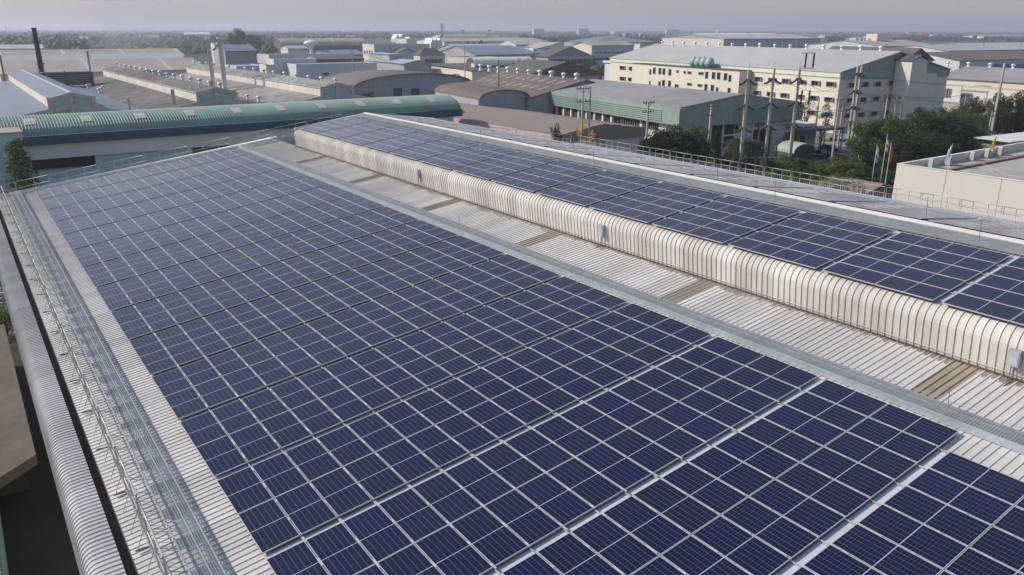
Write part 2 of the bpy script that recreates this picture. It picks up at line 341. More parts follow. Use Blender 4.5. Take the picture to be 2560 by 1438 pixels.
# ------------------------------------------------------------ walkways
def walkway(label, u0, u1, h, y0, y1, side, drop=.0, gap=.045, cw=.03, cs=.08):
    w = empty('roof_walkway', label, 'walkway', P(u0, y1, h), 0, 'metal walkways on the roof'); inv = Vector(w.location)
    p = lambda u, y, hh: P(u, y, hh)-inv
    m = MB()                                     # expanded metal: longitudinal and cross bars
    n = max(4, int((u1-u0)/gap))
    for i in range(n+1):
        u = u0+(u1-u0)*i/n; m.hexa([p(u-.006, y0, h-.025), p(u+.006, y0, h-.025), p(u+.006, y1, h-.025), p(u-.006, y1, h-.025), p(u-.006, y0, h), p(u+.006, y0, h), p(u+.006, y1, h), p(u-.006, y1, h)])
    y = y0
    while y < y1:
        m.quad(p(u0, y, h-.004), p(u1, y, h-.004), p(u1, y+cw, h-.004), p(u0, y+cw, h-.004)); y += cs
    m.build('grating', 'galv', w)
    m = MB()
    for uu in (u0-.04, (u0+u1)/2+.05, u1): m.hexa([p(uu, y0, h-.05), p(uu+.035, y0, h-.05), p(uu+.035, y1, h-.05), p(uu, y1, h-.05), p(uu, y0, h+.02), p(uu+.035, y0, h+.02), p(uu+.035, y1, h+.02), p(uu, y1, h+.02)])
    m.build('edge_angle', 'galv', w)
    m = MB(); y = y0+.4
    while y < y1:
        m.hexa([p(u0, y, .03+drop), p(u1, y, .03+drop), p(u1, y+.05, .03+drop), p(u0, y+.05, .03+drop), p(u0, y, h-.03), p(u1, y, h-.03), p(u1, y+.05, h-.03), p(u0, y+.05, h-.03)])
        m.tube([p(u1+.02, y, h-.06), p(u1+.16, y+.1, .04+drop)], .012, 4); y += 1.5
    m.build('support', 'galv', w)
    if side:                                     # solid channel along the panel side and the thin line beyond
        m = MB(); m.hexa([p(u0-.06, y0, .03+drop), p(u0-.04, y0, .03+drop), p(u0-.04, y1, .03+drop), p(u0-.06, y1, .03+drop), p(u0-.075, y0, h+.03), p(u0-.04, y0, h+.03), p(u0-.04, y1, h+.03), p(u0-.075, y1, h+.03)]); m.build('side_plate', 'galv_light', w)
        m = MB(); m.tube([p(u1+.22, y0, h), p(u1+.22, y1, h)], .008, 4); y = y0+1
        while y < y1: m.tube([p(u1+.22, y, .02), p(u1+.22, y, h)], .01, 4); y += 3
        m.build('lifeline', 'rail', w)
walkway('galvanised grating walkway between the fence and the left edge of the panels', -1.60, -.97, .27, -75, 5.2, False, gap=.06, cw=.02, cs=.075)
walkway('galvanised grating walkway with a side plate between the panels and the bare strip', 16.60, 17.16, .23, -75, 4.4, True, gap=.05, cw=.026)
walkway('blue-grey grating walkway along the roof ridge beside the white cap', 25.95, 26.75, 1.62, -75, -.8, False, 1.47)
# ------------------------------------------------------------ solar panels
def solar_material():
    m = bpy.data.materials.new('solar_cells'); m.use_nodes = True; n = m.node_tree.nodes; l = m.node_tree.links; b = n['Principled BSDF']
    uvn = n.new('ShaderNodeUVMap'); sx = n.new('ShaderNodeSeparateXYZ'); l.new(uvn.outputs[0], sx.inputs[0])
    def mth(op, a, bb=None, cc=None):
        q = n.new('ShaderNodeMath'); q.operation = op
        for i, v in enumerate((a, bb, cc)):
            if v is None: continue
            if isinstance(v, (int, float)): q.inputs[i].default_value = v
            else: l.new(v, q.inputs[i])
        return q.outputs[0]
    def line(src, cnt, w):                       # 1 on the grid lines between `cnt` cells
        f = mth('FRACT', mth('MULTIPLY', src, cnt)); d = mth('ABSOLUTE', mth('SUBTRACT', f, .5))
        return mth('GREATER_THAN', d, .5-w)
    U, V = sx.outputs[0], sx.outputs[1]
    cols = line(U, 6, .021); rows = line(V, 24, .045); bus = line(U, 30, .035)
    mid = mth('LESS_THAN', mth('ABSOLUTE', mth('SUBTRACT', V, .5)), .0058)
    rnd = n.new('ShaderNodeObjectInfo').outputs['Random']; isl = n.new('ShaderNodeNewGeometry').outputs['Random Per Island']
    rr = mth('FRACT', mth('ADD', rnd, isl))
    ramp = n.new('ShaderNodeValToRGB'); e = ramp.color_ramp.elements; e[0].color = (.0018, .0034, .036, 1); e[1].color = (.0035, .0035, .022, 1)
    e2 = ramp.color_ramp.elements.new(.45); e2.color = (.0016, .0036, .030, 1); e3 = ramp.color_ramp.elements.new(.75); e3.color = (.0025, .0044, .028, 1); l.new(rr, ramp.inputs[0])
    def mixc(fac, a, col, amt):
        q = n.new('ShaderNodeMix'); q.data_type = 'RGBA'; l.new(mth('MULTIPLY', fac, amt), q.inputs[0]); l.new(a, q.inputs[6]); q.inputs[7].default_value = (*col, 1); return q.outputs[2]
    c = mixc(rows, ramp.outputs[0], (.20, .24, .40), .22); c = mixc(bus, c, (.10, .14, .28), .12); c = mixc(cols, c, (.42, .44, .56), .38); c = mixc(mid, c, (.42, .45, .56), .9)
    # patchy dust film; grey sky sheen at grazing view is painted in too
    tc = n.new('ShaderNodeTexCoord'); ns = n.new('ShaderNodeTexNoise'); ns.inputs['Scale'].default_value = .09; ns.inputs['Detail'].default_value = 5
    gp = n.new('ShaderNodeNewGeometry'); l.new(gp.outputs['Position'], ns.inputs[0])
    dr = n.new('ShaderNodeMapRange'); dr.inputs[1].default_value = .3; dr.inputs[2].default_value = .75; dr.inputs[3].default_value = .0025; dr.inputs[4].default_value = .0075; l.new(ns.outputs[0], dr.inputs[0])
    lw = n.new('ShaderNodeLayerWeight'); lw.inputs[0].default_value = .3
    fc = mth('MAXIMUM', mth('SUBTRACT', 1.0, lw.outputs['Facing']), .09)      # oblique view: dust looks denser and the painted sky sheen comes up
    lw.inputs[0].default_value = .5
    one = n.new('ShaderNodeMath'); one.operation = 'DIVIDE'; one.use_clamp = True; l.new(dr.outputs[0], one.inputs[0]); l.new(mth('POWER', fc, 2.1), one.inputs[1])
    q = n.new('ShaderNodeMix'); q.data_type = 'RGBA'; l.new(one.outputs[0], q.inputs[0]); l.new(c, q.inputs[6]); q.inputs[7].default_value = (.44, .41, .42, 1)
    l.new(q.outputs[2], b.inputs['Base Color']); b.inputs['Roughness'].default_value = .16; b.inputs['IOR'].default_value = 1.5; b.inputs['Specular IOR Level'].default_value = .20
    b.inputs['Sheen Weight'].default_value = .0
    return m
M['cells'] = solar_material()
PW, PL, FH = .985, 1.972, .035
def panel_meshes():
    a = MB(); w = .015                                # aluminium frame, four bars
    for x0, y0, x1, y1 in ((0, 0, PW, w), (0, PL-w, PW, PL), (0, w, w, PL-w), (PW-w, w, PW, PL-w)): a.box(x0, y0, -FH, x1, y1, .003)
    b = MB(); b.quad((w, w, 0), (PW-w, w, 0), (PW-w, PL-w, 0), (w, PL-w, 0)); me = b.mesh('glass', 'cells')
    uvl = me.uv_layers.new(name='UVMap')
    for i, c in enumerate(((0, 0), (1, 0), (1, 1), (0, 1))): uvl.data[i].uv = c
    return a.mesh('frame', 'alu'), me
FR, GL = panel_meshes()
HP = .155
slots = []                                            # (u, y, h, set)
for k in range(-1, 16):
    ya = -.08-4.26*k-.145
    for r in range(2):
        y = ya-(r+1)*PL-r*.02
        for i in range(16 if k < 14 else 15): slots.append((i*1.01875, y, HP, 1))
for j in range(-8, 8):
    ya = -35.3-4.26*j-.13-4.26*0
    if j == -8: continue
    for r in range(2):
        for i in range(5): slots.append((20.50+i*1.02, ya-(r+1)*PL-r*.02, 1.47+HP, 2))
for r in range(2):
    for i in range(5): slots.append((20.50+i*1.02, -35.3+4.26*8-.13-(r+1)*PL-r*.02, 1.47+HP, 2))
def inframe(u, y, h):
    c = P(u+.5, y+1, h); d = (c-CAM).dot(fw)
    if d < 1: return False
    x, yy = proj(c); return -60 < x < 2620 and yy < 1500
def near(s): return (P(s[0]+.5, s[1]+1, s[2])-CAM).length
vis = sorted([s for s in slots if inframe(*s[:3])], key=near)
ind = set(vis[:300]); rest = [s for s in slots if s not in ind]
proto = {}
rot = Matrix.Rotation(-SL, 4, 'Y')
for s in vis[:300]:
    lab = ('dark blue solar panel in the main array between the left and middle walkways' if s[3] == 1 else 'dark blue solar panel in the narrow array behind the curved ribbed wall')
    o = bpy.data.objects.new('solar_panel', None); COL.objects.link(o); o.empty_display_size = .3
    o.location = P(*s[:3]); o.rotation_euler = (0, -SL+random.uniform(-.0025, .0025), 0)
    o['label'] = lab; o['category'] = 'solar panel'; o['group'] = 'solar panels of the main array' if s[3] == 1 else 'solar panels behind the curved ribbed wall'
    link('frame', FR, o); link('glass', GL, o)
for st in (1, 2):
    fm, gm_ = MB(), MB(); uvs = []
    for s in rest:
        if s[3] != st: continue
        w = .017; T = lambda x, y, z: P(s[0]+x, s[1]+y, s[2]+z)
        for x0, y0, x1, y1 in ((0, 0, PW, w), (0, PL-w, PW, PL), (0, w, w, PL-w), (PW-w, w, PW, PL-w)):
            fm.hexa([T(x0, y0, -FH), T(x1, y0, -FH), T(x1, y1, -FH), T(x0, y1, -FH), T(x0, y0, .003), T(x1, y0, .003), T(x1, y1, .003), T(x0, y1, .003)])
        e = random.uniform(-.002, .002)
        gm_.quad(T(w, w, 0), T(PW-w, w, e), T(PW-w, PL-w, e), T(w, PL-w, 0))
    root = fm.build('solar_panel_rows', 'alu', None, label=('distant rows of solar panels at the far end of the main array' if st == 1 else 'distant rows of solar panels at the far end behind the curved ribbed wall'), category='solar panels', kind='stuff')
    me = gm_.mesh('glass', 'cells'); uvl = me.uv_layers.new(name='UVMap')
    for i in range(len(me.loops)): uvl.data[i].uv = ((0, 0), (1, 0), (1, 1), (0, 1))[i % 4]
    link('glass', me, root)
# panels on the far side of the ridge, seen at a grazing angle
fm, gm_ = MB(), MB(); cm = MB()
for (x0, n, y1) in ((27.75, 5, YU-.4), (34.9, 20, 3.5)):
    k = 0
    while True:
        ya = y1-4.26*k
        if ya < -74: break
        for r in range(2):
            for i in range(n):
                x = x0+i*1.02; y = ya-(r+1)*PL-r*.02
                e = random.uniform(-.004, .004); h = .12
                gm_.quad(Q(x+.017, y+.017, h), Q(x+PW-.017, y+.017, h+e), Q(x+PW-.017, y+PL-.017, h+e), Q(x+.017, y+PL-.017, h))
                for a, b, c, d in ((0, 0, PW, .017), (0, PL-.017, PW, PL), (0, .017, .017, PL-.017), (PW-.017, .017, PW, PL-.017)):
                    fm.hexa([Q(x+a, y+b, h-.035), Q(x+c, y+b, h-.035), Q(x+c, y+d, h-.035), Q(x+a, y+d, h-.035), Q(x+a, y+b, h+.001), Q(x+c, y+b, h+.001), Q(x+c, y+d, h+.001), Q(x+a, y+d, h+.001)])
                if r == 0: cm.hexa([Q(x+PW-.03, y+.5, h), Q(x+PW+.07, y+.5, h), Q(x+PW+.07, y+1.35, h), Q(x+PW-.03, y+1.35, h), Q(x+PW-.03, y+.5, h+.02), Q(x+PW+.07, y+.5, h+.02), Q(x+PW+.07, y+1.2, h+.02), Q(x+PW-.03, y+1.2, h+.02)])
        k += 1
root = fm.build('solar_panel_rows', 'galv', None, label='rows of solar panels on the far roof slope beyond the white ridge cap', category='solar panels', kind='stuff')
me = gm_.mesh('glass', 'cells'); uvl = me.uv_layers.new(name='UVMap')
for i in range(len(me.loops)): uvl.data[i].uv = ((0, 0), (1, 0), (1, 1), (0, 1))[i % 4]
link('glass', me, root); cm.build('clamp', 'alu', root)
for k in range(-1, 17):
    yc = -.08-4.26*k; m = MB(); e_ = 16.3 if k < 14 else 15.4
    m.hexa([P(.02, yc-.16, .033), P(e_-.02, yc-.16, .033), P(e_-.02, yc+.16, .033), P(.02, yc+.16, .033), P(.02, yc-.16, .042), P(e_-.02, yc-.16, .042), P(e_-.02, yc+.16, .042), P(.02, yc+.16, .042)]); m.build('joint_flashing', 'flashing', fac)
    yc = -35.3-4.26*(k-8)
    if yc < -2: m = MB(); m.hexa([P(20.8, yc-.16, 1.503), P(25.8, yc-.16, 1.503), P(25.8, yc+.16, 1.503), P(20.8, yc+.16, 1.503), P(20.8, yc-.16, 1.512), P(25.8, yc-.16, 1.512), P(25.8, yc+.16, 1.512), P(20.8, yc+.16, 1.512)]); m.build('joint_flashing', 'flashing', fac)
# mounting rails under the joints between columns, with clamps
CLP = []
for l_ in (.12, .18, .24, .34): c = MB(); c.hexa([(-.012, -l_, -.03), (.012, -l_, -.03), (.012, 0, -.03), (-.012, 0, -.03), (-.024, -l_, .008), (.024, -l_, .008), (.024, 0, .008), (-.024, 0, .008)]); CLP.append(c.mesh('clamp', 'clamp'))
def rail(u, h, y0, y1, lab, grp):
    m = MB(); m.hexa([P(u-.018, y0, h-.085), P(u+.018, y0, h-.085), P(u+.018, y1, h-.085), P(u-.018, y1, h-.085), P(u-.018, y0, h-.055), P(u+.018, y0, h-.055), P(u+.018, y1, h-.055), P(u-.018, y1, h-.055)])
    o = m.build('mounting_rail', 'clamp', None, label=lab, category='mounting rail', group=grp)
    y = y1-.45
    while y > -64:
        if inframe(u, y, h): c = link('clamp', random.choice(CLP), o, P(u, y, h)); c.rotation_euler = (0, -SL, 0)
        y -= .995
for i in range(1, 16): rail(i*1.01875-.017, HP, -72, 4.0, 'thin metal rail under a column joint of the main solar array', 'rails under the main array')
for i in range(1, 5): rail(20.50+i*1.02-.017, 1.47+HP, -72, -1.4, 'thin metal rail under a column joint of the array behind the curved wall', 'rails under the upper array')
# junction boxes on the curved wall
for (px, py, lab) in ((1047, 434, 'small grey junction box on the curved wall, farthest of the three'), (1507, 575, 'small grey junction box on the curved wall, middle of the three'), (2540, 893, 'grey junction box on the curved wall at the right edge of the picture')):
    c = P(20.15, 0, .0); q = onplane(px, py, P(20.12, 0, .6), Vector((CS, 0, SN)))
    e = empty('junction_box', lab, 'junction box', q, 0, 'junction boxes on the curved wall')
    m = MB(); m.box(-.17, -.16, -.25, .03, .16, .25); m.build('housing', 'rail', e)
    m = MB(); m.box(-.185, -.13, -.21, -.17, .13, .21); m.build('door', 'galv_light', e)
    m = MB(); m.tube([(-.05, -.05, -.25), (-.05, -.05, -.72), (-.5, -.02, -.80)], .015, 5); m.tube([(-.05, .05, -.25), (-.05, .05, -.70), (-.3, .1, -.78)], .015, 5); m.build('conduit', 'concdark', e)
# ------------------------------------------------------------ fences of the roof edge
def fence_proto(L, braces):
    t = []
    m = MB(); m.tube([(0, .04, 1.02), (0, L-.04, 1.02)], .026, 6); t.append(('top_rail', m.mesh('top_rail', 'rail', True)))
    m = MB(); m.tube([(0, .04, .52), (0, L-.04, .52)], .02, 6); t.append(('mid_rail', m.mesh('mid_rail', 'rail', True)))
    for y in (.04, L*.33, L*.70, L-.04):
        m = MB(); m.tube([(0, y, 0), (0, y, 1.02)], .024, 6)
        if braces and y > .5: m.tube([(0, y, .75), (-.30, y, .03)], .012, 5)
        t.append(('post', m.mesh('post', 'rail', True)))
    m = MB(); m.tube([(0, .04, .1), (0, L-.04, .1)], .014, 5); y = .2
    while y < L-.1: m.tube([(0, y, .1), (0, y, .52)], .011, 4, cap=False); y += .2
    t.append(('baluster', m.mesh('baluster', 'rail')))
    if braces:
        m = MB(); m.box(-.34, L*.70-.03, .03, .08, L*.70+.03, .06); t.append(('foot', m.mesh('foot', 'concdark')))
    return t
def fence_run(A, B, L, braces, lab, grp, n=None):
    A, B = Vector(A), Vector(B); D = B-A; n = n or int(D.length/L); L = D.length/n
    pt = fence_proto(L-.06, braces); d = D.normalized(); rz = math.atan2(-d.x, d.y); tilt = math.asin(d.z)
    for i in range(n):
        o = bpy.data.objects.new('railing_section', None); COL.objects.link(o); o.location = A+D*(i/n)
        o.rotation_mode = 'XYZ'; o.rotation_euler = (tilt, 0, rz); o['label'] = lab; o['category'] = 'railing'; o['group'] = grp
        for nm, me in pt: link(nm, me, o)
fence_run(P(-2.18, -63, .02), P(-2.18, 4.6, .02), 2.95, True, 'grey steel railing section braced along the left eave', 'railing sections on the left eave')
fence_run(P(-2.3, YF+.5, -.1), P(UR+.2, YF+.5, -.1), 3.7, False, 'grey steel railing section along the far gable end of the roof', 'railing sections on the far gable')
fence_run(Q(56.75, -64, 0), Q(56.75, 4.8, 0), 2.95, False, 'grey steel railing section along the right eave before the trees', 'railing sections on the right eave')
fence_run(Vector((XR+.4, YF+.5, P(UR, 0).z-.1)), Vector((56.2, YF+.5, Q(56.2, 0).z)), 3.7, False, 'grey steel railing section on the far gable beyond the ridge', 'railing sections on the far gable beyond the ridge')
strip([Q(33.7, YN, .0), Q(33.7, YU, .0)], .35, .06, 'monitor_gutter', 'galv_light', fac)
strip([Q(56.68, YN, .0), Q(56.68, 5.2, .0)], .5, .10, 'edge_gutter', 'galv_light', fac)
# ============================================================ BUILDINGS AROUND
class B: pass
def bld(name, label, corner, z, left, right, th=0, roof='gy', rise=2., wall='wallwhite', rm='roofgrey', over=.5, Lx=None, Ly=None, th_r=.25, cat='building', apex=.5, gable=None, fascia=None, group=None):
    b = B(); O = at(corner[0], corner[1], z); b.z = z
    X = Vector((math.cos(R(th)), -math.sin(R(th)), 0)); Y = Vector((math.sin(R(th)), math.cos(R(th)), 0))
    b.X, b.Y = X, Y
    b.Ly = Ly or len_to(O, Y, left); b.Lx = Lx or len_to(O, X, right); O.z = 0; b.O = O
    e = b.e = empty(name, label, cat, O, R(th), group); lx, ly = b.Lx, b.Ly; b.rise = rise
    m = MB(); m.box(0, 0, 0, lx, ly, z)
    g = MB() if gable else m
    if roof == 'gy':
        ax = lx*apex
        for y in (0, ly): g.poly([(0, y, z), (lx, y, z), (ax, y, z+rise)])
    if roof == 'gx':
        ay = ly*apex
        for x in (0, lx): g.poly([(x, 0, z), (x, ly, z), (x, ay, z+rise)])
    if roof in ('arcx', 'arcy'):
        for s in (0, 1):
            pts = []
            for k in range(13):
                t = math.pi*k/12; c = (1-math.cos(t))/2; h = z+rise*math.sin(t)
                pts.append((s*lx, c*ly, h) if roof == 'arcx' else (c*lx, s*ly, h))
            g.poly(pts)
    if roof == 'flat':                                        # parapet round a sunk flat roof
        for x0, y0, x1, y1 in ((0, 0, lx, .25), (0, ly-.25, lx, ly), (0, .25, .25, ly-.25), (lx-.25, .25, lx, ly-.25)): m.box(x0, y0, z+.004, x1, y1, z+rise)
    m.build('wall', wall, e)
    if gable: g.build('gable', gable, e)
    r = MB(); o = over; q = th_r
    def slab(a, b_, c, d): a, b_, c, d = map(Vector, (a, b_, c, d)); up = Vector((0, 0, q)); lo = Vector((0, 0, .02)); r.hexa([a+lo, b_+lo, c+lo, d+lo, a+up, b_+up, c+up, d+up])
    if roof == 'gy':
        s1 = rise/ax; s2 = rise/(lx-ax)
        slab((-o, -o, z-s1*o), (ax, -o, z+rise), (ax, ly+o, z+rise), (-o, ly+o, z-s1*o)); slab((ax, -o, z+rise), (lx+o, -o, z-s2*o), (lx+o, ly+o, z-s2*o), (ax, ly+o, z+rise))
    elif roof == 'gx':
        s1 = rise/ay; s2 = rise/(ly-ay)
        slab((-o, -o, z-s1*o), (lx+o, -o, z-s1*o), (lx+o, ay, z+rise), (-o, ay, z+rise)); slab((-o, ay, z+rise), (lx+o, ay, z+rise), (lx+o, ly+o, z-s2*o), (-o, ly+o, z-s2*o))
    elif roof == 'hip':
        h = min(lx, ly)/2
        if ly > lx: a, c = (lx/2, h, z+rise), (lx/2, ly-h, z+rise)
        else: a, c = (h, ly/2, z+rise), (lx-h, ly/2, z+rise)
        p = [(-o, -o, z), (lx+o, -o, z), (lx+o, ly+o, z), (-o, ly+o, z)]
        if ly > lx: r.poly([p[0], p[1], a]); r.poly([p[1], p[2], c, a]); r.poly([p[2], p[3], c]); r.poly([p[3], p[0], a, c])
        else: r.poly([p[0], p[1], c, a]); r.poly([p[1], p[2], c]); r.poly([p[2], p[3], a, c]); r.poly([p[3], p[0], a])
    elif roof == 'flat': r.box(.25, .25, z+.01, lx-.25, ly-.25, z+.1)
    elif roof == 'mx':                                        # single pitch rising along X
        slab((-o, -o, z), (lx+o, -o, z+rise), (lx+o, ly+o, z+rise), (-o, ly+o, z))
    elif roof == 'my': slab((-o, -o, z), (lx+o, -o, z), (lx+o, ly+o, z+rise), (-o, ly+o, z+rise))
    elif roof in ('arcx', 'arcy'):
        N = 14
        for k in range(N):
            t0, t1 = math.pi*k/N, math.pi*(k+1)/N; c0, c1 = (1-math.cos(t0))/2, (1-math.cos(t1))/2; h0, h1 = z+rise*math.sin(t0), z+rise*math.sin(t1)
            if roof == 'arcx': slab((-o, c0*ly, h0), (lx+o, c0*ly, h0), (lx+o, c1*ly, h1), (-o, c1*ly, h1))
            else: slab((c0*lx, -o, h0), (c1*lx, -o, h1), (c1*lx, ly+o, h1), (c0*lx, ly+o, h0))
    if r.v: r.build('roof', rm, e)
    if fascia:
        f, mt_ = fascia; m = MB(); m.box(-.12-o, -.12-o, z-f, lx+.12+o, -o, z+.02); m.box(-.12-o, -o, z-f, -o, ly+o, z+.02); m.build('fascia', mt_, e)
    return b
def face_xy(b, face, px, py):
    """pixel -> (along, height) on the -X ('x') or -Y ('y') face of a building"""
    q = onplane(px, py, b.O, b.X if face == 'x' else b.Y)-b.O
    return (q.dot(b.Y) if face == 'x' else q.dot(b.X)), q.z
def window(b, face, a, z, w, h, hood=0, mt_='glassdark', fr='frame', off=0., bars=2):
    m = MB(); g = MB(); d = .06+off; t = .09
    def bx(mb, a0, z0, a1, z1, d0, d1):
        if face == 'x': mb.box(-d1, a0, z0, -d0, a1, z1)
        else: mb.box(a0, -d1, z0, a1, -d0, z1)
    bx(m, a-w/2-t, z-h/2-t, a+w/2+t, z-h/2, off, d+.04); bx(m, a-w/2-t, z+h/2, a+w/2+t, z+h/2+t, off, d+hood+.04)
    bx(m, a-w/2-t, z-h/2, a-w/2, z+h/2, off, d+hood*.8+.03); bx(m, a+w/2, z-h/2, a+w/2+t, z+h/2, off, d+hood*.8+.03)
    for k in range(1, bars): x = a-w/2+w*k/bars; bx(m, x-.03, z-h/2, x+.03, z+h/2, off, d)
    bx(g, a-w/2, z-h/2, a+w/2, z+h/2, off+.01, off+.03)
    o = m.build('window', fr, b.e); g.build('pane', mt_, o)
def winrow(b, face, a0, a1, n, z, w, h, **k):
    for i in range(n): window(b, face, a0+(a1-a0)*(i+.5)/n, z, w, h, **k)
def part_box(b, name, mt_, *boxes, parent=None):
    m = MB()
    for q in boxes: m.box(*q)
    return m.build(name, mt_, parent or b.e)
# ---- turbine ventilators
def vent_proto():
    e = bpy.data.objects.new('roof_ventilator', None); e.empty_display_size = .3
    m = MB(); m.lathe((0, 0, -.3), [(.42, 0), (.42, .35), (.28, .55), (.28, .85)], 12); a = m.mesh('neck', 'white_cap', True)
    m = MB(); m.lathe((0, 0, .5), [(.3, 0), (.5, .12), (.55, .32), (.45, .52), (.2, .62)], 12); c = m.mesh('turbine', 'steel', False)
    return a, c
VN, VT = vent_proto()
def vents(pts, label, group, sc=1.3):
    for p in pts:
        o = bpy.data.objects.new('roof_ventilator', None); COL.objects.link(o); o.location = p; s = sc*random.uniform(.9, 1.1); o.scale = (s, s, s); o.rotation_euler = (0, 0, random.uniform(0, 6))
        o['label'] = label; o['category'] = 'ventilator'; o['group'] = group; link('neck', VN, o); link('turbine', VT, o)
def lerp(a, b, t): return a+(b-a)*t
# ---- air conditioners
def ac_unit(loc, rz, label, group=None, s=1.):
    o = empty('air_conditioner', label, 'air conditioner', loc, rz, group); o.scale = (s, s, s)
    m = MB(); m.box(-.45, -.18, .08, .45, .18, .85); m.box(-.4, -.15, 0, -.3, .15, .08); m.box(.3, -.15, 0, .4, .15, .08); m.build('housing', 'acwhite', o)
    m = MB(); pts = [(.08+.27*math.cos(2*math.pi*k/14), -.19, .48+.27*math.sin(2*math.pi*k/14)) for k in range(14)]; m.poly(pts); m.build('fan_grille', 'walldark', o)
# ------------------------------------------------------------ 1 green barrel-roofed hall behind the gable
A0, YA, ZE, WA, RA = Vector((-22, 66.5, 0)), 66.5, 10., 12., 2.4
LXA = 78.2+22
hall = empty('barrel_roofed_hall', 'long hall with a ribbed green barrel roof and deep teal fascia behind the solar roof', 'building', A0)
path = []
for k in range(15):
    t = math.pi*k/14; path.append(((WA/2-(WA/2)*math.cos(t), ZE+RA*math.sin(t)), (-math.cos(t)*.5, math.sin(t))))
m = MB(); ribbed(m, path, 0, LXA, .42, .06, .04, .09, lambda y, a, z: (a, y, z))
m.poly([(LXA, p[0][0], p[0][1]) for p in path]); m.poly([(0, p[0][0], p[0][1]) for p in path]); m.build('roof', 'archgreen', hall)
m = MB()
x = 26.2
while x < LXA-3:
    ribbed(m, [((q[0][0], q[0][1]+.07), q[1]) for q in path[3:6]], x, x+1.5, .5, .02, .04, .09, lambda y, a, z: (a, y, z)); x += 7.55
m.build('translucent_sheet', 'archpatch', hall)
m = MB(); m.box(-.1, -.35, 8.65, LXA+.1, -.05, ZE-.02); m.box(LXA, -.05, 8.65, LXA+.2, WA, ZE-.02)
m.box(-.1, -.5, 9.4, LXA+.1, -.35, 9.52); m.box(-.1, -.5, 8.95, LXA+.1, -.35, 9.07); m.build('fascia', 'tealdeep', hall)
m = MB(); m.box(0, .4, 6.7, LXA-1.5, WA, 8.65); m.box(-0.2, 1.0, 0, 26.1, WA, 6.7); m.box(26.1, 1.0, 0, 34.6, WA, 4.8); m.box(34.6, 1., 0, 49.0, WA, 6.7)
m.box(49, 1, 0, 72, WA, 3.2); m.box(72, 1, 0, LXA-1.5, WA, 6.7); m.build('wall', 'wallteal', hall)
m = MB(); m.box(.0, .36, 6.5, LXA-1.5, .42, 8.65); m.build('wall_band', 'wallwhite', hall)
m = MB(); m.box(26.1, 2.2, 4.8, 34.6, 2.3, 6.7); m.box(49, 2.2, 3.2, 72, 2.3, 6.7); m.build('opening', 'dark', hall)
m = MB()
for xx in (55, 61, 67): m.box(xx, 1.0, 3.2, xx+.4, 1.5, 6.7)
m.box(26.1, .9, 4.7, 34.6, 1.1, 4.82); m.build('column', 'wallgrey', hall)
qa = onplane(0, 333, Vector((0, 60, 0)), Vector((0, 1, 0))); qb = onplane(54, 329, Vector((0, 60, 0)), Vector((0, 1, 0)))
pier = empty('end_pier', 'pale teal concrete pier with a brown top at the left end of the green hall', 'wall', (qa.x-2, 60, 0)); pw = qb.x-qa.x+2
m = MB(); m.box(0, 0, 0, pw, 6.2, qb.z-.25); m.build('wall', 'wallteal', pier)
m = MB(); m.box(-.1, -.1, qb.z-.25, pw+.1, 6.3, qb.z); m.build('coping', 'rooftan', pier)
# ------------------------------------------------------------ 2 three monitor-roofed factories
YB = 105.
def monitor_factory(cx, pxfar, label, rm, mw, mr, gable, name='sawtooth_factory'):
    L = len_to(Vector((cx, YB, 13.4)), Vector((0, 1, 0)), pxfar); e = empty(name, label, 'factory', (cx, YB, 0)); hw = 13.45
    zf = lambda x: 10.55-(abs(x)-3.6)*.185
    m = MB(); m.poly([(-hw, 0, 0), (hw, 0, 0), (hw, 0, zf(hw)), (3.6, 0, 10.55), (-3.6, 0, 10.55), (-hw, 0, zf(hw))]); m.poly([(-hw, L, 0), (hw, L, 0), (hw, L, zf(hw)), (3.6, L, 10.5), (3.6, L, 12.5), (0, L, 13.3), (-3.6, L, 12.5), (-3.6, L, 10.5), (-hw, L, zf(hw))])
    m.build('wall', 'wallwhite', e)
    m = MB()
    for s in (-1, 1): m.quad((s*3.6, 0, 10.5), (s*hw, 0, zf(hw)), (s*hw, L, zf(hw)), (s*3.6, L, 10.5))
    m.build('roof', rm, e)
    m = MB()
    for s in (-1, 1): m.box(min(s*3.5, s*3.62), 0, 10.4, max(s*3.5, s*3.62), L, 12.42); m.box(min(s*3.62, s*3.9), .5, 12.25, max(s*3.62, s*3.9), L, 12.4)
    m.build('monitor_wall', mw, e)
    m = MB()
    for s in (-1, 1): m.quad((0, 0, 13.4), (s*3.95, 0, 12.42), (s*3.95, L, 12.42), (0, L, 13.4))
    m.build('monitor_roof', mr, e)
    if gable:
        m = MB(); up = 1.1                                    # front gable of pink bands with mint panels
        def band(a, b, t0, t1): m.hexa([(a[0], -.3, a[1]-t0), (b[0], -.3, b[1]-t0), (b[0], -.05, b[1]-t0), (a[0], -.05, a[1]-t0), (a[0], -.3, a[1]+t1), (b[0], -.3, b[1]+t1), (b[0], -.05, b[1]+t1), (a[0], -.05, a[1]+t1)])
        for s in (-1, 1):
            band((0, 13.35), (s*3.75, 12.35), .55, .12); band((0, 11.2), (s*13.6, 8.55), .75, .15)
        for x in (-4.1, -.38, 3.4): m.box(x, -.36, 9.8 if x == -.38 else 10.5, x+.72, -.045, 13.35 if x == -.38 else 12.6)
        m.build('gable_frame', 'pink', e)
        m = MB(); m.poly([(-3.6, -.04, 10.6), (3.6, -.04, 10.6), (3.6, -.04, 12.4), (0, -.04, 13.3), (-3.6, -.04, 12.4)]); m.poly([(-12.5, -.045, 6), (12.5, -.045, 6), (12.5, -.045, 8.3), (0, -.045, 10.7), (-12.5, -.045, 8.3)]); m.build('gable_panel', 'teal', e)
    return e, L
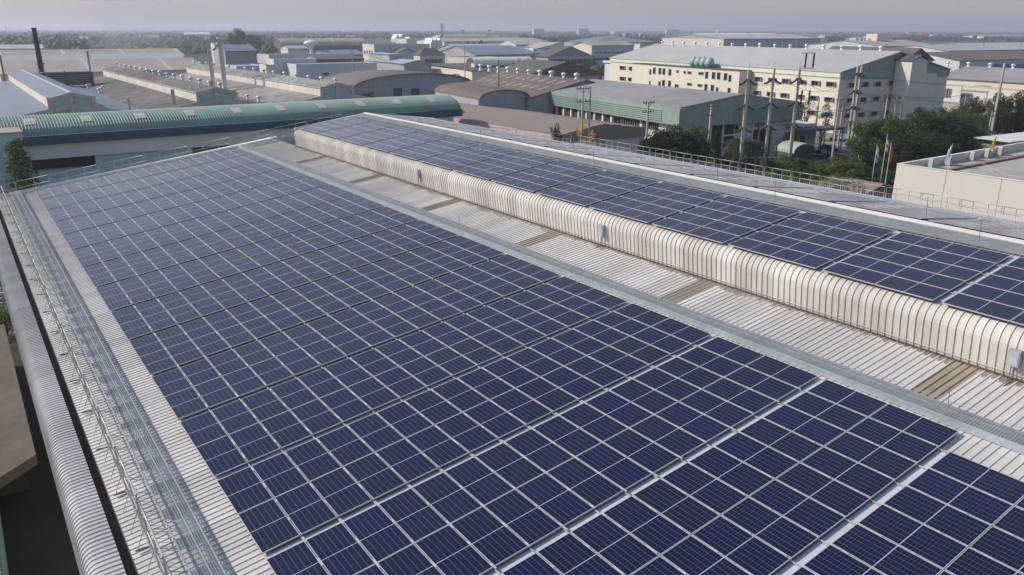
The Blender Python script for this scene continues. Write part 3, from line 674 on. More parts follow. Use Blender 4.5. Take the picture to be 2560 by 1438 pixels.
b1, L1 = monitor_factory(14.9, 54, 'blue-grey roofed factory with a long raised ridge and pink and mint gable, far left', 'roofblue', 'wallcream', 'roofblue', True)
m = MB(); m.box(-.25, .2, 13.36, .25, L1, 13.5); m.build('ridge_flashing', 'flashing', b1)
m = MB(); m.box(-9.3, L1*.35, 9.1, -9, L1*.35+30, 9.4)
b2, L2 = monitor_factory(41.8, 286, 'stained grey roofed factory with a white monitor wall and ventilators, middle one', 'asbestos', 'monitor_white', 'asbestos', True)
b3, L3 = monitor_factory(68.7, 492, 'pale stained roofed factory with a white monitor wall and ventilators, right one', 'asbestoslight', 'monitor_white', 'asbestoslight', True)
for cx, L, nm in ((41.8, L2, 'middle'), (68.7, L3, 'right')):
    vents([Vector((cx+3.2, YB+8+L*i/14., 12.75)) for i in range(16)], 'turbine ventilator on the monitor ridge of the %s stained factory' % nm, 'ventilators on the %s monitor' % nm, 1.0)
vents([Vector((28.6+1.5*(i % 3), YB+62+i*6.5, 9.1)) for i in range(7)], 'small ventilator in the valley left of the middle monitor', 'ventilators in the left valley', .85)
vents([Vector((54.5, YB+12+i*8.5, 9.1)) for i in range(9)], 'turbine ventilator in the valley between the two white monitors', 'ventilators in the middle valley', 1.0)
# shade louvre rack behind the first factory
e = empty('louvre_rack', 'dark slatted louvre screen beside the black chimney', 'screen', (28.0-9.5, YB+88, 0)); m = MB()
for i in range(7): m.box(0, i*.02, 9.5+i*.55, 13, i*.02+4, 9.8+i*.55)
m.build('slats', 'walldark', e); m = MB()
for x in (.1, 6, 12.6): m.box(x, 4.2, 0, x+.3, 4.5, 13.4)
m.build('post', 'walldark', e)
# ---- chimneys
def chimney(label, name, px, py0, py1, r, mt_, xy=None, taper=1., cap=True, n=10, band=False):
    G = xy or at(px, py0, 0); G = Vector((G[0], G[1], 0)); h = height_to(G, py1)
    e = empty(name, label, 'chimney', G); m = MB(); m.tube([(0, 0, 0), (0, 0, h)], r, n, r2=r*taper); m.build('stack', mt_, e, smooth=True)
    m = MB(); m.lathe((0, 0, h-.1), [(r*taper*1.25, 0), (r*taper*1.25, .35)], n)
    for z in ([h*.35, h*.6, h*.85] if band else []): m.lathe((0, 0, z), [(r*1.12, 0), (r*1.12, .3)], n)
    m.build('cap', mt_, e); return e, G, h
def on_y(px, py, Y): q = onplane(px, py, Vector((0, Y, 0)), Vector((0, 1, 0))); return q
for (px, pyt, Y, r, mt_, lab, tp) in ((92, 72, 205, .95, 'stackblack', 'tall black chimney stack rising above the horizon at far left', .62), (225, 131, 200, .3, 'wood', 'thin rusty flue pipe with white smoke beside the louvre screen', .8),
        (524, 96, 160, .62, 'steel', 'tall silver chimney, left of the twin pair', .92), (553, 96, 152, .66, 'steel', 'tall silver chimney, right of the twin pair', .92), (436, 226, 110, .4, 'steel', 'short stained flue pipe in front of the middle white monitor', .9),
        (326, 245, 108, .22, 'steel', 'short pale pole-like flue at the valley beside the blue-grey roof', 1), (8, 140, 215, .3, 'wood', 'short rusty vent pipe at the far left edge', .8), (533, 200, 112, .3, 'steel', 'short thin pipe at the gable of the middle factory', .9)):
    q = on_y(px, pyt+40, Y); chimney(lab, 'chimney', 0, 0, pyt, r, mt_, xy=q, taper=tp, band=r > .9)
# ------------------------------------------------------------ 3 right-hand group (rotated about nine degrees)
cr = bld('cream_factory', 'long cream factory block with a pale roof, rows of dark windows and green cladding', (2102, 181), 15, 1527, 2372, 10.5, 'gy', 4.6, 'wallcream', 'roofpale', .5, gable='greenclad')
part_box(cr, 'end_bay', 'wallwhite', (1.2, cr.Ly+.01, 0, 7, cr.Ly+6, 13.2), (.6, cr.Ly+.01, 13.2, 7.6, cr.Ly+6.6, 13.9))
part_box(cr, 'eave_band', 'mint', (-.3, -.1, 13.7, -.05, cr.Ly, 14.95))
part_box(cr, 'gable_cladding', 'greenclad', (-.2, -.32, 13.3, cr.Lx+.2, -.02, 15.0))
m = MB()
for i in range(9): m.box(cr.Lx*.24, -.45, 13.5+i*.32, cr.Lx*.45, -.33, 13.66+i*.32)
m.build('louvre', 'teal', cr.e)
tx = cr.Lx*.47
m = MB(); m.box(tx, -5.2, 0, tx+5.6, -.35, 17.6); m.poly([(tx, -5.2, 17.6), (tx+5.6, -5.2, 17.6), (tx+2.8, -5.2, 18.7)]); m.box(tx+5.62, -3.4, 0, tx+12, -.35, 14.2); m.build('stair_tower', 'wallbeige', cr.e)
m = MB(); m.hexa([(tx-.4, -5.7, 17.6), (tx+2.8, -5.7, 18.85), (tx+2.8, .2, 18.85), (tx-.4, .2, 17.6), (tx-.4, -5.7, 17.8), (tx+2.8, -5.7, 19.05), (tx+2.8, .2, 19.05), (tx-.4, .2, 17.8)]); m.hexa([(tx+2.8, -5.7, 18.85), (tx+6, -5.7, 17.6), (tx+6, .2, 17.6), (tx+2.8, .2, 18.85), (tx+2.8, -5.7, 19.05), (tx+6, -5.7, 17.8), (tx+6, .2, 17.8), (tx+2.8, .2, 19.05)]); m.build('tower_roof', 'walldark', cr.e)
for px, py in ((1558, 170), (1581, 172), (1602, 173), (1558, 197), (1579, 199), (1600, 201)):
    a, z = face_xy(cr, 'x', px, py); window(cr, 'x', a, z, 3.2, 1.3, hood=.5)
for px in (1897, 1932, 1967, 2005, 2041, 2079):
    for k in range(3):
        a, z = face_xy(cr, 'x', px, 198+(px-1897)*.072); window(cr, 'x', a, z-k*3.75, 2.5, 1.15, hood=.6, bars=3)
for px in (2126, 2160, 2192, 2225):
    for k in range(3):
        a, z = face_xy(cr, 'y', px, 213-(px-2126)*.045); window(cr, 'y', a, z-k*3.75, 2.2, 1.15, hood=.6, bars=3)
# projecting annex on the left half of the cream factory, with tanks on its roof
a1, _ = face_xy(cr, 'x', 1608, 170); a0, _ = face_xy(cr, 'x', 1880, 190)
m = MB(); m.box(-4.5, a0, 0, -.35, a1, 13.9); ax_ = m.build('annex', 'wallcream', cr.e)
part_box(cr, 'annex_coping', 'walldark', (-4.7, a0-.15, 13.9, -.35, a1+.15, 14.1), parent=ax_)
class V: pass
cv = V(); cv.O = cr.O-cr.X*4.5; cv.X = cr.X; cv.Y = cr.Y; cv.e = cr.e
for px, py, w, h in ((1626, 180, .9, 1.6), (1636, 177, 1.4, 1.9), (1650, 178, 1.4, 1.9), (1660, 179, 1.4, 1.9), (1675, 181, 1.4, 1.9), (1694, 179, 1.2, .7), (1712, 181, 1.2, .7), (1724, 182, 2., .7), (1753, 184, 2.4, .7), (1767, 188, 1.3, 1.9), (1784, 189, 1.4, 1.9), (1797, 190, 1.4, 1.9), (1814, 192, 1.4, 1.9), (1825, 196, 1.1, 1.8),
                     (1625, 208, .8, 1.4), (1649, 210, 1.2, 1.6), (1659, 208, 1.4, 1.9), (1674, 210, 1.4, 1.9), (1692, 215, 1.9, .9), (1724, 211, 2.2, .7), (1750, 214, 2.2, .7), (1765, 219, 1.3, 1.9), (1781, 221, 1.4, 1.9), (1793, 225, 1, 1.4), (1823, 227, 1.2, 1.5)):
    a, z = face_xy(cv, 'x', px, py); window(cr, 'x', a, z, w, h, off=4.5, bars=1)
for px, (nm) in ((1733, 'leftmost'), (1746, 'second'), (1759, 'third'), (1773, 'rightmost')):
    q = onplane(px, 168, cr.O-cr.X*2.6, cr.X); e = empty('water_tank', 'round mint water tank on the cream factory annex, %s of four' % nm, 'water tank', (q.x, q.y, 14.1), 0, 'mint water tanks'); e.scale = (.85, .85, .85); m = MB()
    m.lathe((0, 0, 0), [(.8, 0), (1.35, .5), (1.65, 1.3), (1.65, 2.0), (1.35, 2.8), (.8, 3.3), (.3, 3.5)], 16); m.build('tank', 'minttank', e, smooth=True)
    m = MB(); m.lathe((0, 0, 1.55), [(1.7, 0), (1.7, .12)], 16); m.lathe((0, 0, 3.45), [(.35, 0), (.3, .25)], 10); m.build('rim', 'steel', e)
vents([cr.O+cr.X*(cr.Lx*.5)+cr.Y*(6+i*(cr.Ly-10)/15)+Vector((0, 0, 19.8)) for i in range(16)], 'turbine ventilator on the ridge of the long cream factory', 'ventilators on the cream factory ridge', 1.05)
# ---- green-clad factory
gf = bld('green_clad_factory', 'low factory with a grey roof and a deep ribbed green band above white walls', (1702, 271), 11, 1357, 1990, 8, 'gy', 1.9, 'wallwhite', 'roofgrey', .35, gable='greenclad')
m = MB(); lx, ly = gf.Lx, gf.Ly
m.box(-1.2, -1.2, 7.9, -.4, ly+.3, 11.05); m.box(-.4, -1.2, 7.6, lx+1, -.4, 11.0)
m.poly([(-.4, -1.19, 11.0), (lx+1, -1.19, 11.0), (lx*.5, -1.19, 12.8)])
for i in range(6):
    m.box(-1.36, 4, 8.35+i*.38, -1.2, ly-3, 8.5+i*.38); m.box(12, -1.36, 8.35+i*.36, lx*.98, -1.2, 8.5+i*.36)
m.build('fascia', 'greenclad', gf.e)
m = MB(); m.box(-.12, ly*.42, 4.6, -.02, ly*.92, 7.9); m.box(8, -.08, 3.0, 13.5, -.03, 7.4); m.box(lx*.62, -.08, 0, lx*.8, -.03, 6.); m.build('opening', 'dark', gf.e)
m = MB()
for i in range(9): y = ly*(.42+.5*i/8); m.box(-.5, y-.3, 0, -.02, y+.3, 7.9)
m.build('column', 'wallcream', gf.e)
m = MB()
for x in (lx*.36, lx*.5, lx*.62, lx*.8, lx*.97): m.box(x-.2, -.25, 0, x+.2, 0, 7.6)
for z in (2.6, 5.2): m.box(lx*.36, -.22, z, lx*.62, 0, z+.3)
m.build('wall_rib', 'wallwhite', gf.e)
for y0, y1 in ((ly*.24, ly*.36), (ly*.12, ly*.22)): window(gf, 'x', (y0+y1)/2, 6.9, (y1-y0), 1.4, bars=8, mt_='glassdark')
window(gf, 'x', ly*.385, 6.6, 2.6, 1.8, bars=2); window(gf, 'x', ly*.18, 2.2, 3.5, 1.4, bars=3); window(gf, 'y', 15, 6.6, 2.4, 1.2, bars=3)
m = MB(); m.box(-9, ly*.37, 3.7, -.55, ly*.86, 4.0); m.build('canopy', 'concrete', gf.e)
m = MB()
for i in range(5):
    for x in (-8.6,): m.box(x, ly*(.39+.46*i/4), 0, x+.35, ly*(.39+.46*i/4)+.35, 3.7)
m.build('canopy_post', 'concrete', gf.e)
m = MB(); m.box(-2.2, ly*.22, 3.9, -.02, ly*.38, 4.2); m.box(-2.2, ly*.22, 4.2, -2.05, ly*.38, 5.2); m.build('balcony', 'wallwhite', gf.e)
for i in range(4):
    q = gf.O+gf.Y*(ly*(.25+.03*i))-gf.X*1.2+Vector((0, 0, 4.2)); ac_unit(q, math.pi/2*-1-R(8), 'outdoor air conditioner in the row on the balcony of the green-clad factory', 'air conditioners on the balcony', 1.7)
for i, (px, py) in enumerate(((1334, 262), (1376, 262), (1382, 268), (1358, 272))):
    q = at(px, py+8, 5.6); vents([q], 'turbine ventilator on the low flat roof left of the green-clad factory', 'ventilators on the low flat roof', 1.4)
lw = bld('low_annex', 'low flat annex with white parapets between the pink and the green-clad buildings', (1365, 285), 4.6, 1300, 1440, 8, 'flat', .7, 'wallwhite', 'concrete')
# ---- pink warehouse
q1 = at(1510, 309, 8.6); L = len_to(q1, Vector((0, 1, 0)), 1150)
pk = empty('pink_warehouse', 'low warehouse with a plain pinkish-brown roof and dark mauve gable', 'warehouse', (q1.x, q1.y, 0))
m = MB(); m.quad((-10.5, 0, 7.2), (0, 0, 8.6), (0, L, 8.6), (-10.5, L, 7.2)); m.quad((0, 0, 8.6), (11, 0, 7.2), (11, L, 7.2), (0, L, 8.6)); m.build('roof', 'roofpinkbrown', pk)
m = MB(); m.box(-10.3, .3, 0, 10.8, L-.3, 6.2); m.build('wall', 'wallwhite', pk)
m = MB(); m.poly([(-10.5, -.02, 7.15), (-10.5, -.02, 6.0), (11, -.02, 5.4), (11, -.02, 7.15), (0, -.02, 8.55)]); m.build('gable', 'roofpinkbrown', pk)
m = MB(); m.box(-10.7, 0, 5.9, -10.5, L, 7.15); m.build('fascia', 'pink', pk)
winrow(B_ := type('b', (), {'e': pk})(), 'x', 2, 60, 14, 4.4, 2, 1.2, off=10.35)
# ---- brown halls in the middle
O_ = at(1322, 247, 9.5); hx_ = len_to(O_, Vector((math.cos(R(8)), -math.sin(R(8)), 0)), 1462); A_ = O_+Vector((math.cos(R(8)), -math.sin(R(8)), 0))*hx_; A_.z = 0; rb_ = height_to(A_, 202)-9.5
br = bld('brown_roofed_hall', 'wide brown stained roof with a row of small ventilators, right of the long arched hall', (1322, 247), 9.5, 1135, 0, 8, 'gy', rb_, 'wallgrey', 'roofbrown', .5, Lx=hx_*2)
vents([br.O+br.X*(br.Lx*.5)+br.Y*(4+i*6.2)+Vector((0, 0, 9.6+rb_)) for i in range(10)], 'small pale ventilator on the ridge of the brown roofed hall', 'ventilators on the brown hall ridge', 1.3)
m = MB()
for i in range(9):
    for j in range(2):
        x = br.Lx*(.18+.16*j); y = 5+i*br.Ly/10; k_ = rb_/(br.Lx*.5); z = 9.5+k_*x+.27; m.hexa([(x, y, z), (x+2.6, y, z+2.6*k_), (x+2.6, y+.6, z+2.6*k_), (x, y+.6, z), (x, y, z+.04), (x+2.6, y, z+2.6*k_+.04), (x+2.6, y+.6, z+2.6*k_+.04), (x, y+.6, z+.04)])
m.build('translucent_sheet', 'archpatch', br.e)
ah = bld('arched_hall', 'wide low arched grey-brown roof with pale ribs over a plain grey end wall', (881, 222), 8.2, 806, 1180, 0, 'arcy', 3.6, 'wallgrey', 'roofbrown', .8)
m = MB(); N = 16
for i in range(14):
    y = 3+i*ah.Ly/14.
    for k in range(N):
        t0, t1 = math.pi*k/N, math.pi*(k+1)/N; c0, c1 = (1-math.cos(t0))/2*ah.Lx, (1-math.cos(t1))/2*ah.Lx; h0, h1 = 8.47+3.6*math.sin(t0), 8.47+3.6*math.sin(t1)
        m.quad((c0, y, h0), (c1, y, h1), (c1, y+.8, h1), (c0, y+.8, h0))
m.build('translucent_sheet', 'roofgrey', ah.e)
for px in (995, 1038): a, z = face_xy(ah, 'y', px, 237); window(ah, 'y', a, z, 3, 4, bars=1, mt_='walldark')
a2 = bld('small_arched_shed', 'small arched brown roof with a grey arc gable and dark opening', (1196, 250), 9.6, 1088, 1322, 8, 'arcy', 1.9, 'wallgrey', 'roofbrown', .6)
part_box(a2, 'opening', 'dark', (.8, -.08, 0, a2.Lx-1, -.02, 5.6))
dg = bld('dark_gabled_hall', 'hall with a dark ribbed gable band over grey walls, behind the barrel-roofed tank shed', (1328, 186), 8.5, 1240, 1498, 8, 'gy', 4.2, 'wallgrey', 'roofdark', .6, gable='roofdark')
part_box(dg, 'gable_band', 'roofdark', (-.5, -.7, 7.4, dg.Lx+.5, -.3, 8.8)); winrow(dg, 'y', dg.Lx*.38, dg.Lx*.66, 2, 9.3, 5.5, 1.5, off=.3)
d2 = bld('low_dark_shed', 'low dark flat-roofed shed in front of the dark gabled hall', (1382, 201), 4.5, 1345, 1472, 8, 'gx', 1.0, 'wallgrey', 'roofdark', .5)
# ---- middle distance, centre
mt = bld('mint_barrel_shed', 'small building under a pale mint barrel roof with a dark base', (1190, 165), 8.0, 1187, 1332, 8, 'arcx', 3.6, 'walldark', 'mint', .4, Ly=11)
part_box(mt, 'white_bay', 'wallwhite', (-.1, 1.5, 4.5, .5, 5.5, 9.0))
cw = bld('cream_walled_shed', 'low shed with a dark roof and sunlit cream wall, left of the mint barrel shed', (1180, 178), 6.5, 1078, 1300, 8, 'my', 1.2, 'wallcream', 'roofdark', .5, Ly=None)
yl = bld('yellow_walled_block', 'ochre walled block with a grey flat roof behind the cream walled shed', (1190, 149), 8.5, 1118, 1290, 8, 'flat', .4, 'rooftan', 'roofgrey')
lb = bld('pale_blue_warehouse', 'long pale blue warehouse wall in front of the old dark workshop', (740, 163), 8.5, 735, 942, 2, 'flat', .4, 'wallpale', 'roofpaleblue', Ly=14)
lbb = bld('tall_pale_blue_block', 'taller pale blue block left of the long pale blue warehouse wall', (684, 150), 10.5, 680, 790, 2, 'flat', .4, 'wallpale', 'roofpaleblue', Ly=12); winrow(lb, 'y', 8, 34, 2, 4, 3, 1.2)
lb2 = bld('pale_blue_annex', 'pale blue low annex right of the pale blue warehouse', (990, 196), 4.2, 930, 1062, 2, 'flat', .5, 'wallblue', 'roofpaleblue')
wt = bld('white_office_block', 'white office block with a blue-grey side, behind the grey sheds', (935, 113), 14, 906, 1074, 4, 'flat', .6, 'wallwhite', 'roofgrey')
part_box(wt, 'side_cladding', 'wallblue', (1.0, -.1, 5.5, wt.Lx, -.02, 14.0)); winrow(wt, 'x', wt.Ly*.1, wt.Ly*.9, 4, 9, 2.4, 2); winrow(wt, 'y', 2, wt.Lx*.4, 4, 7.5, 4, 2, off=.1)
gs = bld('grey_shed', 'grey shed with a raised box roof, right of the pale blue warehouse', (1010, 160), 8.5, 915, 1078, 6, 'gy', 1.5, 'wallgrey', 'roofpaleblue', .6)
part_box(gs, 'monitor_box', 'wallgrey', (2, gs.Ly*.45, 8.6, gs.Lx*.62, gs.Ly*1.0, 12.2)); part_box(gs, 'monitor_roof', 'roofpaleblue', (1.4, gs.Ly*.44, 12.2, gs.Lx*.66, gs.Ly*1.02, 12.5))
g3 = bld('small_gabled_house', 'small blue-grey gabled block with a brown roof behind the grey shed', (995, 132), 9, 978, 1040, 6, 'gy', 3, 'wallblue', 'roofbrown', .8)
g4 = bld('hip_roofed_office', 'white office under a dark hipped roof with a doorway', (1050, 138), 8.5, 1034, 1112, 4, 'hip', 4.2, 'wallwhite', 'roofdark', .8); winrow(g4, 'y', 3, g4.Lx*.9, 4, 4.5, 3.2, 2.4)
tr_ = bld('tan_arched_warehouse', 'very long tan arched roof left of the white office block', (705, 115), 6.5, 697, 915, 0, 'arcx', 7.5, 'walldark', 'rooftan', .8, Ly=34)
f1 = bld('flat_grey_workshop', 'flat grey workshops with small vents left of the water tower', (672, 140), 6, 652, 905, 2, 'flat', .8, 'wallbeige', 'roofgrey', Ly=30)
f2 = bld('white_gabled_workshop', 'white gabled workshop behind the flat grey workshops', (720, 122), 9, 716, 770, 2, 'gx', 2, 'wallwhite', 'roofpaleblue', .5, Ly=20)
f3 = bld('grey_vented_workshop', 'grey gabled workshop with tiny vents, right of the water tower', (812, 138), 6, 808, 915, 2, 'gx', 3.0, 'wallgrey', 'roofblue', .6, Ly=40)
f4 = bld('old_dark_workshop', 'old grey-brown low workshop directly below the water tower', (770, 150), 7, 745, 910, 2, 'my', 1.6, 'concdark', 'roofdark', .5, Ly=24)
w1 = bld('small_white_block', 'small white block with a parapet, left end of the pale blue warehouse', (665, 165), 9.5, 648, 688, 2, 'flat', .5, 'wallwhite', 'roofpale')
w2 = bld('cream_tower_block', 'cream tower-like factory block beside the twin silver chimneys', (536, 112), 15.5, 516, 560, 2, 'flat', .8, 'wallbeige', 'roofgrey')
w3 = bld('grey_ribbed_building', 'grey ribbed factory building right of the twin silver chimneys', (562, 128), 13, 556, 640, 2, 'gx', 3.0, 'wallgrey', 'roofblue', .6, Ly=26)
w4 = bld('low_blue_shed', 'low blue-grey shed behind the right white monitor', (590, 168), 8, 560, 660, 2, 'flat', .5, 'wallblue', 'roofpaleblue')
# blue-grey big roofs
for a in (('large_blue_roof_hall', 'very wide pale blue roof left of centre with small plants along its ridge', (1165, 131), 9, 1090, 1290, 'roofpaleblue'), ('blue_gabled_hall', 'blue-grey gabled hall at the right end of the pale blue roof', (1190, 138), 9, 1172, 1330, 'roofblue')):
    bld(a[0], a[1], a[2], a[3], a[4], a[5], 6, 'gx', 5, 'wallgrey', a[6], .6, Ly=60)
bld('long_pale_warehouse', 'long pale beige warehouse row behind the pale blue roof', (1110, 104), 8, 1085, 1368, 3, 'gx', 4, 'wallwhite', 'rooftan', .6, Ly=90)
for i, px in enumerate((1077, 1086, 1096)):
    bld('white_gabled_unit', 'narrow white gabled unit, %s of three in front of the long beige warehouse' % ('leftmost', 'middle', 'rightmost')[i], (px, 110), 7, px-1, px+10, 3, 'gy', 7, 'wallwhite', 'white_cap', .2, Ly=20)
bld('white_strip_warehouse', 'thin white roofed warehouse strip at the foot of the sign tower', (1016, 99), 9, 1000, 1200, 2, 'flat', 1, 'wallwhite', 'white_cap', Ly=40)
for i, px in enumerate((988, 1000, 1022)):
    bld('white_tent_hall', 'small white tent-like gable near the sign tower, %s one' % ('leftmost', 'middle', 'rightmost')[i], (px, 98), 6, px-1, px+(13 if i < 2 else 6), 2, 'gy', 9 if i < 2 else 4, 'wallwhite', 'white_cap', .2, Ly=20)
bld('dark_curved_hall', 'dark curved-roof hall on the skyline left of the sign tower', (1005, 88), 8, 1000, 1060, 2, 'my', 6, 'walldark', 'roofdark', 1, Ly=60)
bld('low_skyline_hall', 'low pinkish long hall under the treeline right of the sign tower', (1110, 90), 9, 1108, 1222, 2, 'gx', 3, 'wallbeige', 'rooftan', 1, Ly=60)
# right-centre
bd = bld('blue_windowed_factory', 'factory with a tan roof and rows of blue windows on a pale blue wall', (1480, 114), 14, 1455, 1585, 6, 'gx', 2.5, 'wallblue', 'rooftan', .8, Ly=24)
part_box(bd, 'end_wall', 'wallcream', (-.15, 0, 0, -.02, bd.Ly, 14)); winrow(bd, 'y', 2, bd.Lx*.98, 12, 4.5, 5, 2); winrow(bd, 'y', 2, bd.Lx*.98, 9, 9, 3, .9)
wg = bld('dark_windowed_hall', 'dark gabled hall with a band of tall windows', (1370, 142), 8.5, 1340, 1480, 8, 'gy', 6, 'wallgrey', 'roofdark', .9, gable='roofblue'); winrow(wg, 'y', 2, wg.Lx*.95, 6, 5.3, 5, 3)
bld('hip_dark_hall', 'wide dark hip-roofed hall behind the blue windowed factory', (1490, 106), 10, 1477, 1640, 8, 'hip', 7, 'wallgrey', 'roofblue', 1, Ly=75)
bld('white_cube_house', 'small white cube between dark roofs', (1600, 112), 11, 1597, 1612, 8, 'flat', .8, 'wallwhite', 'white_cap', Ly=10)
bld('small_white_end_block', 'small white end block of a long grey shed left of the dark windowed hall', (1333, 124), 10, 1330, 1344, 8, 'flat', .8, 'wallwhite', 'white_cap', Ly=14)
bld('pale_ridge_shed', 'long pale shed rising to the right above the dark gabled halls', (1344, 122), 9, 1335, 1398, 8, 'mx', 5, 'wallwhite', 'roofpale', .5, Ly=30)
bld('beige_edge_hall', 'beige roof at the right end of the long pale warehouse', (1290, 112), 9, 1270, 1370, 6, 'gx', 4, 'wallwhite', 'roofpale', .5, Ly=40)
bld('grey_lower_hall', 'grey-blue broad roof in front of the dark windowed hall', (1290, 134), 7.5, 1278, 1372, 6, 'gx', 4, 'wallgrey', 'roofblue', .5, Ly=70)
bg_ = bld('grey_box_warehouse', 'big plain grey box warehouse on the right skyline', (1810, 98), 13, 1656, 2052, 6, 'gx', 5.5, 'wallgrey', 'roofpale', .8)
part_box(bg_, 'end_wall', 'wallbeige', (-.3, 0, 0, -.05, bg_.Ly, 13)); part_box(bg_, 'eave_stripe', 'bluepaint', (0, -1.1, 12.2, bg_.Lx, -.85, 13.5))
b6 = bld('blue_striped_warehouse', 'pale warehouse with a dark blue stripe behind the grey box warehouse', (1770, 90), 15, 1752, 1960, 6, 'gx', 4, 'wallbeige', 'white_cap', .8, Ly=70); part_box(b6, 'stripe', 'bluepaint', (8, -.4, 10, b6.Lx, -.1, 14))
pb = bld('brown_vaulted_factory', 'factory with a brown-grey gabled roof, white end wall and a row of dark windows', (2203, 116), 9, 2022, 2352, 8, 'gx', 5.2, 'wallblue', 'rooftan', 1.0)
part_box(pb, 'end_wall', 'wallwhite', (-.3, 0, 0, -.05, pb.Ly, 9)); winrow(pb, 'y', 3, pb.Lx*.55, 8, 4.6, 6, 2); part_box(pb, 'wall_band', 'roofdark', (0, -.6, 6.3, pb.Lx, -.1, 9.0))
part_box(pb, 'roof_tower', 'wallbeige', (pb.Lx*.42, pb.Ly*.4, 12, pb.Lx*.6, pb.Ly*.55, 21))
vents([pb.O+pb.X*(pb.Lx*(.05+.07*i))+pb.Y*(pb.Ly*.5)+Vector((0, 0, 14.5)) for i in range(7)], 'tiny ventilator on the ridge of the brown-grey gabled factory', 'ventilators on the brown-grey factory', 1.8)
dk = bld('dark_roofed_hall', 'hall with a near-black gabled roof right behind the cream factory', (2258, 152), 11, 2045, 2332, 10, 'gy', 5.5, 'wallgrey', 'roofdark', .8, gable='roofdark')
lg = bld('long_grey_roof_building', 'long grey roofed building with cream walls running off the right edge', (2760, 218), 8, 2345, 2900, 8, 'gy', 3.6, 'wallcream', 'roofgrey', .8)
vents([lg.O+lg.X*(lg.Lx*.5)+lg.Y*(14+i*8.6)+Vector((0, 0, 11.7)) for i in range(12)], 'white ventilator on the long grey roof at the right edge', 'ventilators on the long grey roof', 1.5)
s1 = bld('green_roofed_workshop', 'low workshop with a moss-green roof and dark doors right of the cream factory', (2475, 216), 6, 2362, 2512, 10, 'mx', .8, 'wallblue', 'green_roof' if 'green_roof' in M else 'greenclad', .4)
part_box(s1, 'door', 'dark', (.8, -.1, 0, 3.2, -.02, 4.6), (5, -.1, 0, 7, -.02, 4.6)); winrow(s1, 'x', 2, s1.Ly*.3, 2, 3.5, 2.5, 3, mt_='dark')
s2 = bld('tan_roofed_hut', 'low white hut with a tan roof in front of the green-roofed workshop', (2468, 231), 5, 2405, 2470, 10, 'mx', .4, 'wallwhite', 'rooftan', .3); window(s2, 'x', 3, 3, 1, .8); window(s2, 'x', 9, 3, 1, .8)
s3 = bld('white_louvred_hut', 'white hut with louvres beside the cream factory', (2405, 217), 6.5, 2362, 2407, 10, 'flat', .3, 'wallwhite', 'concrete'); winrow(s3, 'x', s3.Ly*.6, s3.Ly*.95, 2, 4, 2, 3, mt_='walldark')
bld('concrete_platform', 'low concrete canopy at the foot of the cream factory tower', (2400, 262), 3, 2352, 2402, 10, 'flat', .5, 'concrete', 'concrete')
# far right warehouses
for nm, lab, c, z, l, r, rt, rs, rm_, ly_ in (('far_grey_vented_hall', 'brown-grey hall with tiny vents at the right, behind the long grey roof', (2400, 152), 8, 2330, 2640, 'gx', 4, 'roofbrown', 50), ('far_pale_hall', 'wide pale roof with a blue fascia near the right edge', (2370, 128), 9, 2345, 2640, 'gx', 4, 'roofpale', 60),
        ('far_curved_hall', 'pale slightly curved roof at the far right', (2450, 122), 9, 2440, 2640, 'arcx', 4, 'roofpale', 60), ('far_white_strip', 'thin white warehouse roof beyond the tower on the right', (2200, 92), 9, 2185, 2275, 'flat', 1, 'white_cap', 50),
        ('far_terracotta_hall', 'long terracotta-beige roof on the skyline at far right', (2460, 91), 9, 2440, 2640, 'gx', 4, 'rooftan', 60), ('far_small_white_house', 'small white building on the right skyline', (2188, 90), 11, 2183, 2210, 'flat', 1, 'white_cap', 20),
        ('far_beige_house', 'small beige sheds beyond the brown-grey factory', (2140, 96), 7, 2132, 2165, 'gx', 3, 'rooftan', 20), ('far_blue_shed', 'bright blue shed at the right edge', (2500, 163), 5, 2485, 2600, 'flat', .5, 'bluepaint', 12)):
    b_ = bld(nm, lab, c, z, l, r, 6, rt, rs, 'wallwhite' if 'blue_shed' not in nm else 'bluepaint', rm_, .8, Ly=ly_)
    if nm == 'far_pale_hall': part_box(b_, 'fascia', 'bluepaint', (0, -1.1, 7.4, b_.Lx, -.85, 9.3))
